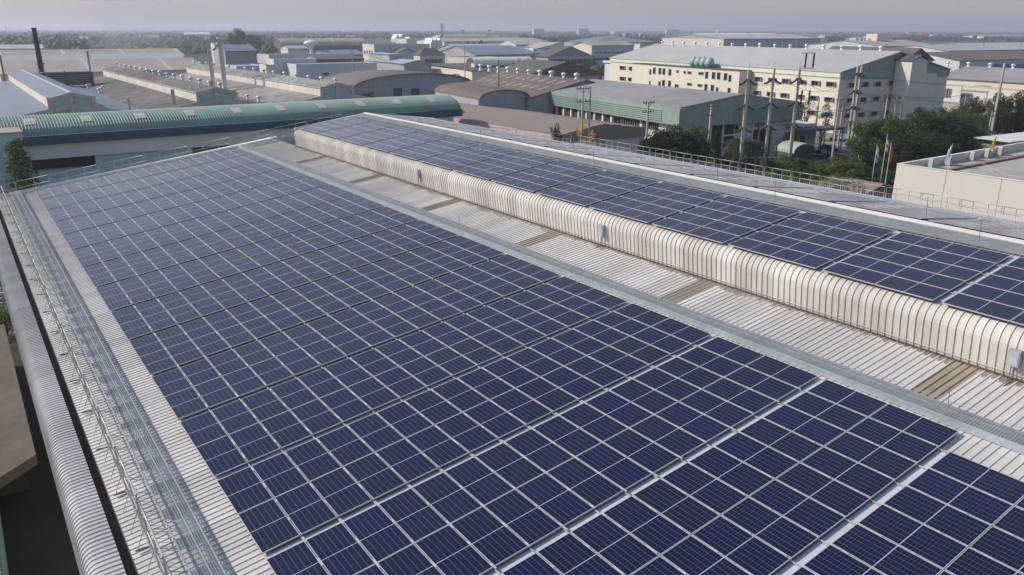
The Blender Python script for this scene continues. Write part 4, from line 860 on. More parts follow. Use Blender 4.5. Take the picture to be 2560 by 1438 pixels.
# far left
bld('long_beige_factory', 'long beige-roofed factory row behind the blue-grey factory, farthest row', (0, 148), 9, -140, 460, 0, 'gx', 4, 'walldark', 'rooftan', .8, Ly=36)
bld('beige_roof_row', 'second long beige-grey roof row behind the black chimney', (0, 158), 8, -160, 462, 0, 'gx', 3.2, 'walldark', 'roofpale', .8, Ly=30)
bld('near_beige_roof_row', 'nearest long beige roof row, just behind the stained factories', (0, 186), 8, -200, 512, 0, 'gx', 4.0, 'wallwhite', 'rooftan', .8, Ly=46)
bld('low_sheds_far_left', 'row of low dark-windowed white sheds by the trees at far left', (0, 122), 8, -60, 108, 2, 'gx', 3, 'wallwhite', 'wallwhite', .6, Ly=14)
for i, (px, py, w, z, lab, mt_) in enumerate(((352, 95, 60, 10, 'pale roofed hall among the far trees left of centre', 'rooftan'), (300, 102, 75, 6, 'long thin pale roof among the far trees', 'roofpale'), (465, 86, 60, 14, 'white roofed hall in the smoke near the horizon', 'white_cap'), (190, 98, 30, 7, 'small pale roof among the far trees at left', 'roofpale'),
        (845, 92, 60, 6, 'small red-brown roof inside the far woodland', 'roofpinkbrown'), (1450, 82, 34, 12, 'blue-grey gabled block on the skyline', 'roofblue'), (1536, 80, 22, 15, 'tan block on the skyline right of centre', 'rooftan'), (1565, 84, 40, 10, 'dark gabled roof on the skyline', 'roofblue'), (1610, 84, 52, 12, 'broad slate gabled roof beside the cell tower', 'roofblue'),
        (1490, 84, 25, 8, 'low beige house right of the blue-grey gabled block', 'rooftan'), (1728, 86, 14, 9, 'tiny white house near the white flats', 'white_cap'), (2062, 90, 30, 6, 'pale blue low roof at the right treeline', 'roofpaleblue'), (2335, 88, 30, 7, 'low brown roof right of the red roofs', 'roofbrown'))):
    bld('skyline_building', lab, (px, py), z, px-3, px+w, 4, 'gx', 4 if w > 20 else 1, 'wallwhite' if 'dark' not in lab else 'wallgrey', mt_, .8, Ly=26)
def block(label, px, py_top, py_base, w_px, mt_, rows, cols, name='apartment_block', roofmt='wallgrey', th=8, Ly=14):
    G = at(px, py_base, 0); h = height_to(G, py_top); b = bld(name, label, (px, proj(G+Vector((0, 0, h)))[1]), h, px-4, px+w_px, th, 'flat', 1.2, mt_, roofmt, Ly=Ly)
    for r_ in range(rows): winrow(b, 'y', 2, b.Lx-2, cols, h*(r_+.6)/rows, b.Lx/cols*.55, h/rows*.45)
    return b
block('white apartment block with dark window bands on the skyline', 1335, 73, 93, 26, 'wallwhite', 4, 4)
block('cream and orange flats on the skyline right of the slate roofs', 1667, 75, 88, 32, 'wallcream', 3, 6)
block('small orange house on the skyline right of the white flats', 1376, 77, 84, 7, 'orange', 2, 2)
block('orange house with pale roof on the right skyline', 2272, 80, 90, 22, 'orange', 2, 3)
block('red-roofed low building on the right skyline', 2308, 82, 91, 26, 'red', 1, 4)
block('tan and blue office tower on the skyline left of the cell tower', 1447, 72, 90, 24, 'wallblue', 3, 4)
# ---- white flat-roofed building at the right with parapet and air conditioners
q0 = at(2243, 410, 9)
wb = B(); wb.O = Vector((q0.x, q0.y-62, 0)); wb.X = Vector((1, 0, 0)); wb.Y = Vector((0, 1, 0)); wb.Lx, wb.Ly, wb.z = 62., 62., 9.
wb.e = empty('white_flat_building', 'cream-white flat-roofed building with plain panel walls at the right edge', 'building', wb.O)
part_box(wb, 'wall', 'wallbeige', (0, 0, 0, 62, 62, 7.9), (0, 0, 7.9, .3, 61.7, 9.), (0, 61.7, 7.9, 62, 62, 9.)); part_box(wb, 'roof', 'flatroof', (.3, 0, 7.91, 62, 61.7, 8.0))
part_box(wb, 'panel_joint', 'wallgrey', *[(-.02, 62-6.2*k-.03, 0, -.005, 62-6.2*k+.03, 9) for k in range(1, 10)], (-.02, 0, 5.3, -.004, 62, 5.34))
part_box(wb, 'parapet_cap', 'white_cap', (-.06, 0, 9.0, .36, 62.05, 9.06), (.36, 61.66, 9.0, 62, 62.05, 9.06))
part_box(wb, 'cable_ladder', 'rust', (3, 58.2, 8.15, 60, 58.8, 8.25)); part_box(wb, 'ladder_foot', 'walldark', *[(4+3.2*k, 58.3, 8.0, 4.2+3.2*k, 58.7, 8.15) for k in range(17)])
m = MB(); m.tube([(2.2, 0, 9.1), (2.2, 50, 9.1), (9, 56, 9.1)], .03, 5); m.tube([(2.2, 0, 8.6), (2.2, 50, 8.6), (9, 56, 8.6)], .025, 5)
for k in range(14): m.tube([(2.2, 50-4*k, 8), (2.2, 50-4*k, 9.1)], .03, 5)
m.build('roof_rail', 'rail', wb.e)
for i, (px, py, lab) in enumerate(((2322, 420, 'leftmost outdoor unit on the white flat roof'), (2354, 411, 'second outdoor unit on the white flat roof, farther one of a pair'), (2370, 414, 'third outdoor unit on the white flat roof, nearer one of a pair'), (2401, 398, 'outdoor unit mounted high on the parapet of the white flat roof, middle one'), (2442, 392, 'large outdoor unit on the parapet of the white flat roof, left of the yellow flag'), (2475, 386, 'outdoor unit on the white flat roof beside the yellow flag'), (2459, 391, 'small dark-faced outdoor unit between two larger ones on the white flat roof'))):
    q = at(px, py, 8.0); ac_unit(Vector((q.x, min(q.y, wb.O.y+61), 8.0)), R(-20), lab, 'outdoor units on the white flat roof', 1.35)
# ------------------------------------------------------------ streets and small buildings at the right
road = pm('road_asphalt', (.11, .108, .105), .9, .25, .3); pave = pm('pavement_grey', (.27, .26, .24), .9, .2, .5); yard = pm('yard_concrete', (.25, .235, .21), .9, .35, .12, col2=(.15, .14, .125))
def sheet_poly(name, pts, z, m_):
    g = MB(); g.poly([(p[0], p[1], z) for p in pts]); g.build(name, m_, kind='structure')
def rect(O, th, x0, y0, x1, y1):
    X = Vector((math.cos(R(th)), -math.sin(R(th)), 0)); Y = Vector((math.sin(R(th)), math.cos(R(th)), 0)); return [O+X*a+Y*b for a, b in ((x0, y0), (x1, y0), (x1, y1), (x0, y1))]
RO = at(2085, 372, 0)
sheet_poly('factory_yard', rect(Vector((57.5, -60, 0)), 0, 0, 0, 60, 420), .02, yard)
sheet_poly('factory_yard', rect(Vector((-60, 8, 0)), 0, 0, 0, 117.4, 400), .024, yard)
sheet_poly('factory_yard', rect(RO, 8, 6, -20, 200, 330), .016, yard)
sheet_poly('road', rect(RO, 8, -4.5, -160, 4.5, 420), .032, road)
sheet_poly('road', rect(RO, 8, 4.5, 34, 260, 42), .028, road)
m = MB()
for s in (-1, 1):
    r_ = rect(RO, 8, s*4.5 if s > 0 else -6.3, -160, 6.3 if s > 0 else -4.5, 30 if s > 0 else 420); m.hexa([(p.x, p.y, 0) for p in r_]+[(p.x, p.y, .14) for p in r_])
m.build('pavement', pave, kind='structure')
m = MB()
for k in range(60):
    r_ = rect(RO, 8, -.08, -150+9*k, .08, -147+9*k); m.poly([(p.x, p.y, .036) for p in r_])
m.build('road_marking', 'white_cap', kind='structure')
gh = bld('guard_house', 'small guard house with a pale green curved roof at the street', (1980, 384), 3.2, 1974, 2034, 8, 'arcy', 1.5, 'walldark', 'mintdull', .5, Ly=3.5); part_box(gh, 'base_wall', 'teal', (-.1, -.1, 0, gh.Lx+.1, 3.6, 1.1))
kk = bld('green_kiosk', 'small green kiosk with white trim under the trees by the street', (1992, 338), 3.6, 1990, 2032, 8, 'flat', .3, 'green', 'green', Ly=4); window(kk, 'y', 2, 2.2, 1.2, 1.2)
cn = bld('dark_canopy_annex', 'low annex with a dark flat canopy and white fascia beside the tall utility poles', (1985, 318), 5.6, 1930, 2042, 8, 'flat', .5, 'wallwhite', 'walldark', Ly=None); part_box(cn, 'canopy', 'walldark', (-3, -4, 5.0, cn.Lx+4, -.05, 5.5)); part_box(cn, 'opening', 'dark', (1, -.1, 0, cn.Lx*.5, -.02, 3.6)); 
for x in (0, .5, 1): part_box(cn, 'canopy_post', 'wallgrey', (lerp(-2.8, cn.Lx+3.6, x), -3.9, 0, lerp(-2.8, cn.Lx+3.6, x)+.25, -3.65, 5))
q = at(2052, 300, 5); ac_unit(Vector((q.x, q.y, 5.3)), 0, 'outdoor unit on the roof edge of the dark canopy annex', None, 1.6)
rr = bld('red_tiled_shelter', 'low shelter with a dark red roof behind the railing and flag poles', (2165, 484), 1.6, 2160, 2236, 0, 'gy', .9, 'walldark', 'roofpinkbrown', .4, Ly=8)
rc = bld('white_canopy_house', 'low brown house with a thin white canopy at the right edge', (2506, 358), 5.2, 2500, 2660, 6, 'flat', .4, 'roofpinkbrown', 'white_cap', Ly=5); part_box(rc, 'canopy', 'white_cap', (-1, -2, 5.6, rc.Lx, 5, 5.75))
gk = bld('pale_green_kiosk', 'pale mint kiosk half hidden behind the large trees', (2160, 366), 3.0, 2156, 2182, 8, 'flat', .2, 'mint', 'mint', .3, Ly=3)
# ------------------------------------------------------------ left side below the eave
nb = empty('loading_dock', 'stained concrete dock roof below the left parapet', 'canopy', (-14, -22.4, 0)); m = MB(); pl = [(0, -8.9), (10.1, 0), (10.1, 24), (0, 24)]; m.hexa([(x, y, 2.4) for x, y in pl]+[(x, y, 3.0) for x, y in pl]); m.build('slab', 'concdark', nb)
m = MB(); m.box(1, 2, 0, 9.5, 23, 2.4); m.build('base', 'concdark', nb)
sheet_poly('alley_shade', [(-30, -85), (-2.2, -85), (-2.2, 5), (-30, 5)], .034, M['alley_shade'])  # dark sheet over the ground, paints the yard's deep shade
nw = empty('green_side_wall', 'weathered green corrugated wall at the bottom left corner', 'wall', (-6.1, -45, 0)); m = MB(); ribbed(m, [((.0, .0), (1, 0)), ((0, 3.0), (1, 0))], 0, 23, .3, .05, .05, .07, lambda x, a, z: (x, a, z)); m.build('panel', 'teal', nw)
m = MB(); m.box(-.25, 0, 0, -.02, 23, 3.05); m.build('backing', 'concrete', nw)
nh = empty('unseen_shade_shed', 'unseen tall grey shed added left of the narrow yard to shade it', 'building', (-34, -75, 0)); m = MB(); m.box(0, 0, 0, 14, 92, 14); m.poly([(0, 0, 14), (14, 0, 14), (7, 0, 16)]); m.poly([(0, 92, 14), (14, 92, 14), (7, 92, 16)]); m.build('wall', 'wallgrey', nh)  # out of view; added and lengthened to keep sun off yard and dock
m = MB(); m.quad((-.5, 0, 13.9), (7, 0, 16.1), (7, 92, 16.1), (-.5, 92, 13.9)); m.quad((7, 0, 16.1), (14.5, 0, 13.9), (14.5, 92, 13.9), (7, 92, 16.1)); m.build('roof', 'roofgrey', nh)
bw = empty('block_screen_wall', 'white pierced block wall behind the bushes at the left edge', 'wall', (-14, 14.5, 0)); m = MB()
for i in range(26):
    for j in range(4):
        x = i*.5; z = j*.45; m.box(x, 0, z, x+.42, .15, z+.1); m.box(x, 0, z, x+.08, .15, z+.45)
m.box(0, -.02, 1.8, 13, .17, 1.95); m.build('blocks', 'wallwhite', bw)
# ------------------------------------------------------------ trees
def ball_leaves(mb, c, r, n, s, mi=0, sq=.8):
    for _ in range(n):
        while True:
            v = Vector((random.uniform(-1, 1), random.uniform(-1, 1), random.uniform(-1, 1)))
            if .25 < v.length < 1: break
        v = v.normalized()*(v.length**.45); p = c+Vector((v.x*r, v.y*r, v.z*r*sq))
        a = Vector((random.uniform(-1, 1), random.uniform(-1, 1), random.uniform(-.6, .6))).normalized(); b = a.cross(v+Vector((random.uniform(-.5, .5), random.uniform(-.5, .5), random.uniform(-.5, .5)))).normalized()
        t = s*random.uniform(.6, 1.3); mb.quad(p-a*t, p-b*t*.7, p+a*t, p+b*t*.7, mi)
def tree_mesh(seed, kind):
    """unit-ish tree about 10 m high, 9 m wide: returns (trunk mesh, crown mesh)"""
    random.seed(seed); t = MB(); c = MB()
    H = 10
    if kind == 'column':
        t.tube([(0, 0, 0), (.1, 0, 5), (0, 0, 9)], .25, 6, r2=.06)
        for i in range(34):
            z = 1+8.6*i/34; rr_ = (1.15+.3*math.sin(i*1.3))*(1-.6*(i/34)**2); a = random.uniform(0, 6.28)
            ball_leaves(c, Vector((math.cos(a)*.35, math.sin(a)*.35, z)), rr_, 60, .17, 0, 1.)
        return t.mesh('trunk', 'bark', True), c.mesh('crown', 'leaf')
    t.tube([(0, 0, 0), (.15, .05, 1.5), (0, 0, 3.4)], .3, 7, r2=.2)
    nb_ = {'sparse': 12, 'bush': 9}.get(kind, 17); tips = []
    for i in range(nb_):
        a = 2*math.pi*i*.618+random.uniform(-.3, .3); hr = random.uniform(.15, 1); z = (random.uniform(3.6, 9.4) if kind != 'bush' else random.uniform(1, 4.2)); rad = (3.6 if kind != 'bush' else 3.2)*math.sqrt(max(.05, 1-((z-(5.6 if kind != 'bush' else 1.5))/(4.6 if kind != 'bush' else 3.6))**2))*hr
        p = Vector((math.cos(a)*rad, math.sin(a)*rad, z)); tips.append(p)
        t.tube([(0, 0, min(2.4+random.uniform(0, .9), z)), (p.x*.45, p.y*.45, (3+z)/2 if kind != 'bush' else z*.6), tuple(p)], .12, 5, r2=.03)
    for p in tips:
        if kind == 'sparse':
            for k in range(3): ball_leaves(c, p+Vector((random.uniform(-1, 1), random.uniform(-1, 1), random.uniform(-.6, .8))), random.uniform(.5, .9), 26, .14)
        else:
            ball_leaves(c, p, random.uniform(1.2, 1.9), 210, .17, 0, .75)
            for k in range(2): ball_leaves(c, p+Vector((random.uniform(-1.3, 1.3), random.uniform(-1.3, 1.3), random.uniform(-.5, .9))), random.uniform(.5, .95), 60, .15)
    return t.mesh('trunk', 'bark', True), c.mesh('crown', 'leaf')
TM = {'full': [tree_mesh(s, 'full') for s in (1, 2, 3)], 'sparse': [tree_mesh(s, 'sparse') for s in (4, 5)], 'bush': [tree_mesh(s, 'bush') for s in (6, 7)], 'column': [tree_mesh(8, 'column')]}
CR = {}
def crown_variant(me, mt_):
    k = (me.name, mt_)
    if k not in CR: c = me.copy(); c.materials.clear(); c.materials.append(M[mt_]); CR[k] = c
    return CR[k]
random.seed(99)
def tree(px, pyb, pyt, wpx, kind, mt_, label, name='tree', group=None, vi=None, G=None):
    G = G or at(px, pyb, 0); h = height_to(G, pyt); d = (G-CAM).dot(fw); w = wpx*d/F
    t, c = random.choice(TM[kind]) if vi is None else TM[kind][vi % len(TM[kind])]
    o = empty(name, label, 'bush' if name == 'bush' else 'tree', G, 0, group); o.rotation_euler = (0, 0, random.uniform(0, 6.28))
    hh = {'full': 10.6, 'sparse': 10., 'bush': 5.4, 'column': 10.2}[kind]; ww = {'full': 9.2, 'sparse': 8.2, 'bush': 7.4, 'column': 2.9}[kind]
    o.scale = (w/ww, w/ww, h/hh); link('trunk', t, o); link('crown', crown_variant(c, mt_), o)
TR = [(1688, 448, 304, 120, 'full', 'leafdark', 'large rounded dark green tree before the green-clad factory corner'), (1638, 446, 322, 95, 'full', 'leafdark', 'dark green tree just left of the large rounded one'), (1733, 450, 312, 90, 'full', 'leaf', 'dark tree right of the large rounded one, lighter crown'),
      (1610, 446, 345, 60, 'full', 'leafdark', 'low dark tree at the left end of the dark tree group'), (1785, 436, 320, 34, 'full', 'leafdark', 'small round dark tree against the white wall behind the thin pole'), (1388, 470, 310, 44, 'full', 'leafdark', 'single small dark tree in front of the pink warehouse'),
      (1455, 472, 303, 75, 'sparse', 'leafyellow', 'sparse tree covered in yellow blossom above the railing'), (1495, 470, 325, 40, 'sparse', 'leafdry', 'thin grey-brown tree right of the yellow blossom tree'), (1157, 372, 270, 28, 'full', 'leaf', 'dark green tree at the right end of the green barrel-roofed hall'),
      (1835, 455, 366, 70, 'bush', 'leafdry', 'reddish-brown dry bushes between the thin pole and the tall pole'), (1790, 430, 385, 60, 'full', 'leaf', 'green tree below the reddish bushes by the railing'), (1880, 440, 380, 80, 'full', 'leaf', 'green tree behind the insulator rack'),
      (1955, 440, 385, 80, 'full', 'leafbright', 'bright green tree at the foot of the third tall pole'), (2010, 450, 395, 75, 'full', 'leaf', 'green tree left of the bright street tree'), (2075, 470, 385, 110, 'full', 'leafbright', 'bright green street tree behind the railing, widest of its row'), (2125, 475, 400, 70, 'full', 'leaf', 'darker tree touching the bright street tree'),
      (2050, 376, 300, 60, 'sparse', 'leafdry', 'leafless brownish tree by the street behind the lamp pole'), (2008, 352, 246, 70, 'sparse', 'leaf', 'thin tree with wispy leaves against the cream factory, left one'), (2058, 368, 250, 50, 'sparse', 'leafdry', 'thin brown tree against the cream factory, right one'), (1984, 350, 262, 40, 'full', 'leaf', 'small green tree between the cream factory and the canopy annex'),
      (2150, 415, 296, 100, 'full', 'leafbright', 'bright yellow-green tall tree left of the big dark trees'), (2215, 420, 288, 110, 'full', 'leaf', 'big green tree directly behind the flag poles'), (2300, 415, 272, 120, 'full', 'leafdark', 'tallest dark tree in the middle of the big tree group'), (2262, 450, 330, 100, 'full', 'leafdark', 'dark tree low in front of the tallest dark tree'),
      (2365, 410, 285, 110, 'full', 'leafdark', 'dark tree right of the tallest one, above the white flag'), (2410, 385, 280, 95, 'full', 'leafbright', 'olive green tree above the outdoor units'), (2440, 395, 305, 80, 'full', 'leaf', 'green tree just left of the leaning double pole'), (2339, 374, 262, 60, 'full', 'leaf', 'green tree in front of the concrete platform'), (2393, 366, 250, 70, 'full', 'leafbright', 'light green tree before the white louvred hut'),
      (2427, 352, 240, 60, 'full', 'leaf', 'green tree before the tan roofed hut'), (2487, 374, 225, 80, 'full', 'leafdark', 'dark tree right of the leaning double pole'), (2543, 374, 220, 80, 'full', 'leafdark', 'dark tree at the right edge above the white canopy'), (2498, 378, 275, 75, 'sparse', 'leafdry', 'brownish thin tree at the right of the leaning double pole'), (2553, 374, 255, 60, 'full', 'leafbright', 'yellow-green palm-like crown at the right edge'),
      (76, 545, 336, 80, 'column', 'leafbright', 'tall narrow creeper-covered tree against the teal wall'), (921, 306, 224, 78, 'full', 'leaf', 'rounded green tree between the pink gable and the arched hall'), (1029, 230, 184, 60, 'full', 'leaf', 'green tree in the row before the cream walled shed, left one'), (1074, 232, 182, 60, 'full', 'leafbright', 'green tree in the row before the cream walled shed, middle one'), (1137, 232, 183, 40, 'full', 'leaf', 'green tree in the row before the cream walled shed, right one'),
      (1299, 224, 143, 40, 'sparse', 'leafyellow', 'thin yellow-green tree in front of the mint barrel shed'), (1282, 222, 152, 26, 'full', 'leaf', 'small green tree at the left of the thin yellow-green tree'), (764, 200, 172, 38, 'full', 'leaf', 'green tree behind the ventilators of the right monitor'), (662, 180, 160, 34, 'full', 'leaf', 'small green tree behind the left part of the right monitor'), (1470, 185, 145, 50, 'full', 'leaf', 'green tree between the dark halls and the cream factory'), (1499, 222, 160, 34, 'full', 'leafbright', 'light green tree at the left corner of the cream factory'),
      (2385, 150, 130, 30, 'full', 'leafdark', 'dark green tree beyond the dark roofed hall'), (2350, 160, 143, 50, 'full', 'leaf', 'low green tree right of the dark roofed hall'), (2470, 170, 152, 34, 'full', 'leaf', 'small green tree beyond the long grey roof'), (598, 138, 66, 56, 'full', 'leafdark', 'tall dark tree rising above the horizon behind the twin chimneys'), (640, 132, 84, 60, 'full', 'leafdark', 'broad dark tree right of the tallest far tree'),
      (20, 840, 760, 70, 'bush', 'leafbright', 'bright green bush at the left edge before the pierced wall')]
for t in TR: tree(*t[:7], name='bush' if t[4] == 'bush' else 'tree')
EX = [(1663, 450, 318, 90, 'full', 'leafdark'), (1713, 452, 322, 90, 'full', 'leafdark'), (1748, 452, 335, 70, 'full', 'leaf'), (2185, 418, 292, 90, 'full', 'leaf'), (2240, 410, 290, 110, 'full', 'leafdark'), (2270, 425, 300, 110, 'full', 'leaf'), (2335, 415, 278, 110, 'full', 'leafdark'), (2390, 400, 290, 100, 'full', 'leaf'), (2150, 440, 340, 90, 'full', 'leaf'), (2320, 440, 330, 120, 'full', 'leafdark'), (2215, 450, 350, 110, 'full', 'leaf'), (2380, 420, 330, 110, 'full', 'leafdark'), (2425, 372, 300, 90, 'full', 'leaf'), (2299, 380, 264, 90, 'full', 'leaf'), (2359, 378, 268, 90, 'full', 'leafbright'), (2519, 376, 270, 90, 'full', 'leafdark'), (2468, 372, 262, 70, 'full', 'leaf'), (1905, 445, 392, 90, 'full', 'leaf'), (1985, 450, 398, 80, 'full', 'leafbright'), (1840, 440, 395, 90, 'full', 'leafdark'), (2040, 462, 405, 80, 'full', 'leaf'), (2110, 480, 400, 100, 'full', 'leafbright')]
for t in EX: tree(*t[:6], label='green tree crown merging with its neighbours in the dense belt behind the right railing', group='trees massed behind the right railing')
for t in EX+[q[:6] for q in TR if q[0] > 1590 and q[1] > 390]: tree(t[0]+random.uniform(-15, 15), t[1]+14, t[1]-34, t[3]*.95, 'bush', t[5], 'leafy undergrowth bush at the foot of the dense tree belt', 'bush', 'undergrowth in the tree belt')
for i in range(26):
    X_ = random.uniform(60, 100); G = Vector((X_, random.uniform(-15, 45), 0)); 
    px_, _ = proj(G)
    if 1880 > px_ > 1560 or 2140 > px_ > 1900 or 2240 > px_ > 2150:
        t, c = random.choice(TM['bush']); o = empty('bush', 'low green bush in the hedge behind the right-hand railing', 'bush', G, 0, 'bushes behind the right railing'); s = random.uniform(.5, .8); o.scale = (s, s, s); o.rotation_euler = (0, 0, random.uniform(0, 6)); link('trunk', t, o); link('crown', crown_variant(c, random.choice(['leaf', 'leafdark', 'leafdry'])), o)
for (x, y, s) in ((-6.3, 11, .5), (-5.4, 20, .6), (-4.6, 27, .6), (-4, 34, .7), (-6.8, 7, .45)):
    t, c = random.choice(TM['bush']); o = empty('bush', 'dark green bush in the narrow yard at the left edge', 'bush', (x, y, 0), 0, 'bushes in the left yard'); o.scale = (s, s, s); link('trunk', t, o); link('crown', crown_variant(c, 'leaf'), o)
# palms
def palm(px, pyb, pyt, label):
    G = at(px, pyb, 0); h = height_to(G, pyt); e = empty('palm_tree', label, 'palm tree', G); m = MB(); m.tube([(0, 0, 0), (.15, 0, h*.5), (0, 0, h*.85)], .22, 7, r2=.13); m.build('trunk', 'bark', e, smooth=True); m = MB()
    for i in range(16):
        a = i*2.4; up = random.uniform(.1, .9); L = h*.42; pts = []
        for k in range(7):
            s = k/6; pts.append(Vector((math.cos(a)*L*s, math.sin(a)*L*s, h*.85+up*L*s-1.25*L*s*s*.9)))
        for k in range(6):
            d = (pts[k+1]-pts[k]); sd = d.cross(Vector((0, 0, 1))).normalized()
            for j in range(3):
                p = pts[k]+d*(j/3)
                for sg in (-1, 1): q = p+sd*sg*(.75*(1-abs(k/6-.4)))+d*.5-Vector((0, 0, .25)); m.quad(p, p+d*.22, q+d*.1, q, 0)
    m.build('crown', 'leaf', e)
palm(1836, 452, 330, 'palm tree with drooping fronds in front of the green-clad factory, left one'); palm(1866, 452, 338, 'palm tree with drooping fronds right beside the first tall pole'); palm(1978, 405, 322, 'palm tree by the curved-roof guard house'); palm(2528, 360, 236, 'palm tree among the trees at the right edge')
# small trees growing on the roofline in the distance
for i, px in enumerate((1170, 1186, 1203)): tree(px, 133, (102, 104, 99)[i], 16, 'full', 'leaf', 'small tree standing above the pale blue roof, %s of three' % ('leftmost', 'middle', 'rightmost')[i])
# far woodland: one mass of crowns out to the horizon
def wood(regions, seed, label):
    random.seed(seed); m = MB(); T = (1+5**.5)/2
    iv = [Vector(v).normalized() for v in ((-1, T, 0), (1, T, 0), (-1, -T, 0), (1, -T, 0), (0, -1, T), (0, 1, T), (0, -1, -T), (0, 1, -T), (T, 0, -1), (T, 0, 1), (-T, 0, -1), (-T, 0, 1))]
    fi = ((0, 11, 5), (0, 5, 1), (0, 1, 7), (0, 7, 10), (0, 10, 11), (1, 5, 9), (5, 11, 4), (11, 10, 2), (10, 7, 6), (7, 1, 8), (3, 9, 4), (3, 4, 2), (3, 2, 6), (3, 6, 8), (3, 8, 9), (4, 9, 5), (2, 4, 11), (6, 2, 10), (8, 6, 7), (9, 8, 1))
    for (x0, x1, y0, y1, n, hs) in regions:
        for _ in range(n):
            px = random.uniform(x0, x1); u = random.random()**1.3; py = y0+(y1-y0)*u; G = at(px, py, 0); d = (G-CAM).length
            k = max(1, d/2600); h = random.uniform(5, 10)*hs*random.choice((1, 1, 1, 1.35)); w = random.uniform(3.5, 6.5)*k**1.1
            if random.random() < .5:
                q = G+Vector((random.uniform(-w, w), random.uniform(-w, w), 0))
            for c in range(3):
                cc = G+Vector((random.uniform(-.8, .8)*w, random.uniform(-.8, .8)*w, h*random.uniform(.45, .72))); b = len(m.v); rw = w*random.uniform(.55, .9); rh = h*random.uniform(.3, .42)
                for v in iv: j = random.uniform(.72, 1.25); m.v.append((cc.x+v.x*rw*j, cc.y+v.y*rw*j, max(0, cc.z+v.z*rh*j)))
                for f in fi: m.f.append(tuple(b+i for i in f)); m.m.append(0)
    m.build('woodland', 'farwood', label=label, category='woodland', kind='stuff')
wood([(-150, 640, 77, 130, 3600, 1.25), (-150, 700, 128, 142, 160, .9), (-150, 640, 80, 128, 1800, 1.0)], 1, 'hazy far woodland filling the left horizon behind the chimneys')
wood([(560, 1120, 77, 101, 1300, 1.2), (640, 700, 100, 118, 60, 1), (1000, 1120, 77, 92, 300, 1.2)], 2, 'hazy far woodland on the horizon left of the sign tower')
wood([(1100, 1700, 76.6, 90, 1300, 1.15), (1300, 1660, 86, 112, 420, 1.1), (1100, 1340, 85, 94, 120, .9)], 3, 'far trees between the apartment block and the slate roofs')
wood([(1650, 2750, 76.4, 87, 1900, 1.15), (2060, 2750, 85, 99, 900, 1.0), (2200, 2700, 96, 106, 350, .9), (2060, 2120, 96, 125, 60, 1)], 4, 'hazy far woodland along the right horizon')
random.seed(5)
# ------------------------------------------------------------ poles, lines, towers
def pole(px, pyb, pyt, kind, label, name='utility_pole', r=.21, group=None, G=None, az=None, cat='utility pole'):
    G = G or at(px, pyb, 0); G = Vector((G[0], G[1], 0)); h = height_to(G, pyt); e = empty(name, label, cat, G, 0, group); e.rotation_euler = (0, 0, az if az is not None else -R(8))
    m = MB(); m.tube([(0, 0, 0), (0, 0, h)], r*1.25, 4 if kind != 'flag' else 8, r2=r*.75); m.build('post', 'concrete' if kind not in ('wood', 'flag') else ('wood' if kind == 'wood' else 'galv_light'), e)
    tips = []
    if kind == 'dist':
        m = MB(); i_ = MB()
        for k, z in enumerate((h-.25, h*.86)):
            m.box(-1.25, -.14, z-.07, 1.25, -.03, z+.07)
            for x in (-1.15, -.5, .5, 1.15): i_.lathe((x, -.08, z+.07), [(.05, 0), (.1, .08), (.06, .2), (.1, .26), (.04, .34)], 6)
            if k == 0: tips = [Vector((x, -.08, z+.4)) for x in (-1.15, .5, 1.15)]
        m.tube([(-.8, -.1, h-.3), (0, -.1, h-.95)], .035, 4); m.tube([(.8, -.1, h-.3), (0, -.1, h-.95)], .035, 4)
        m.build('crossarm', 'wood', e); i_.build('insulator', 'insul', e)
    if kind == 'hv':
        m = MB(); i_ = MB()
        for z in (h-1.6, h*.70, h*.50):
            for s in (-1, 1):
                p0 = Vector((s*.15, 0, z+.1)); p1 = Vector((s*1.5, 0, z-.75)); pts = [p0.lerp(p1, t)-Vector((0, 0, .22*math.sin(math.pi*t))) for t in (0, .25, .5, .75, 1)]
                i_.tube(pts, .17, 7); tips.append(p1)
            m.box(-.55, -.09, z+.05, .55, .09, z+.17)
        m.tube([(0, 0, h), (0, 0, h+1.2)], .04, 4)
        m.build('bracket', 'galv', e); i_.build('insulator', 'insul', e)
    if kind == 'lamp':
        m = MB(); m.tube([(0, 0, h*.72), (-.9, -.2, h*.78), (-2.6, -.4, h*.82)], .05, 5); m.build('lamp_arm', 'galv_light', e); m = MB(); m.box(-3.4, -.55, h*.82-.05, -2.5, -.3, h*.82+.1); m.build('lamp_head', 'acwhite', e)
        m = MB(); m.box(-1.1, -.14, h-.3, 1.1, -.03, h-.18); m.build('crossarm', 'wood', e); tips = [Vector((x, 0, h)) for x in (-1, 0, 1)]
    if kind in ('wood', 'plain'): tips = [Vector((0, 0, h-.3))]
    Rm = Matrix.Rotation(e.rotation_euler[2], 3, 'Z'); return G, h, [G+Rm@t for t in tips], e
def wire(a, b, sag, lab, grp, r=.022):
    m = MB(); n = 14; m.tube([a.lerp(b, i/n)-Vector((0, 0, 4*sag*(i/n)*(1-i/n))) for i in range(n+1)], r, 4, cap=False)
    m.build('overhead_wire', 'insul', None, label=lab, category='wire', group=grp)
H1 = pole(1846, 458, 175, 'hv', 'tallest square concrete pole in front, leftmost of the three big poles', r=.31, az=R(-30))
H2 = pole(1907, 450, 173, 'hv', 'tall square concrete pole, middle one of the three big poles', r=.28, az=R(-30))
H3 = pole(1969, 440, 173, 'hv', 'tall concrete pole with an insulator frame on top, right one of the three', r=.31, az=R(-30))
m = MB(); h3 = H3[1]
for z in (h3+.2, h3*.68):
    for x in (.9, 2.3): m.lathe((x, 0, z), [(.1, 0)]+[((.13 if k % 2 else .2), .16*k) for k in range(1, 15)]+[(.08, 2.4)], 7)
m.build('insulator_column', 'insul', H3[3]); m = MB()
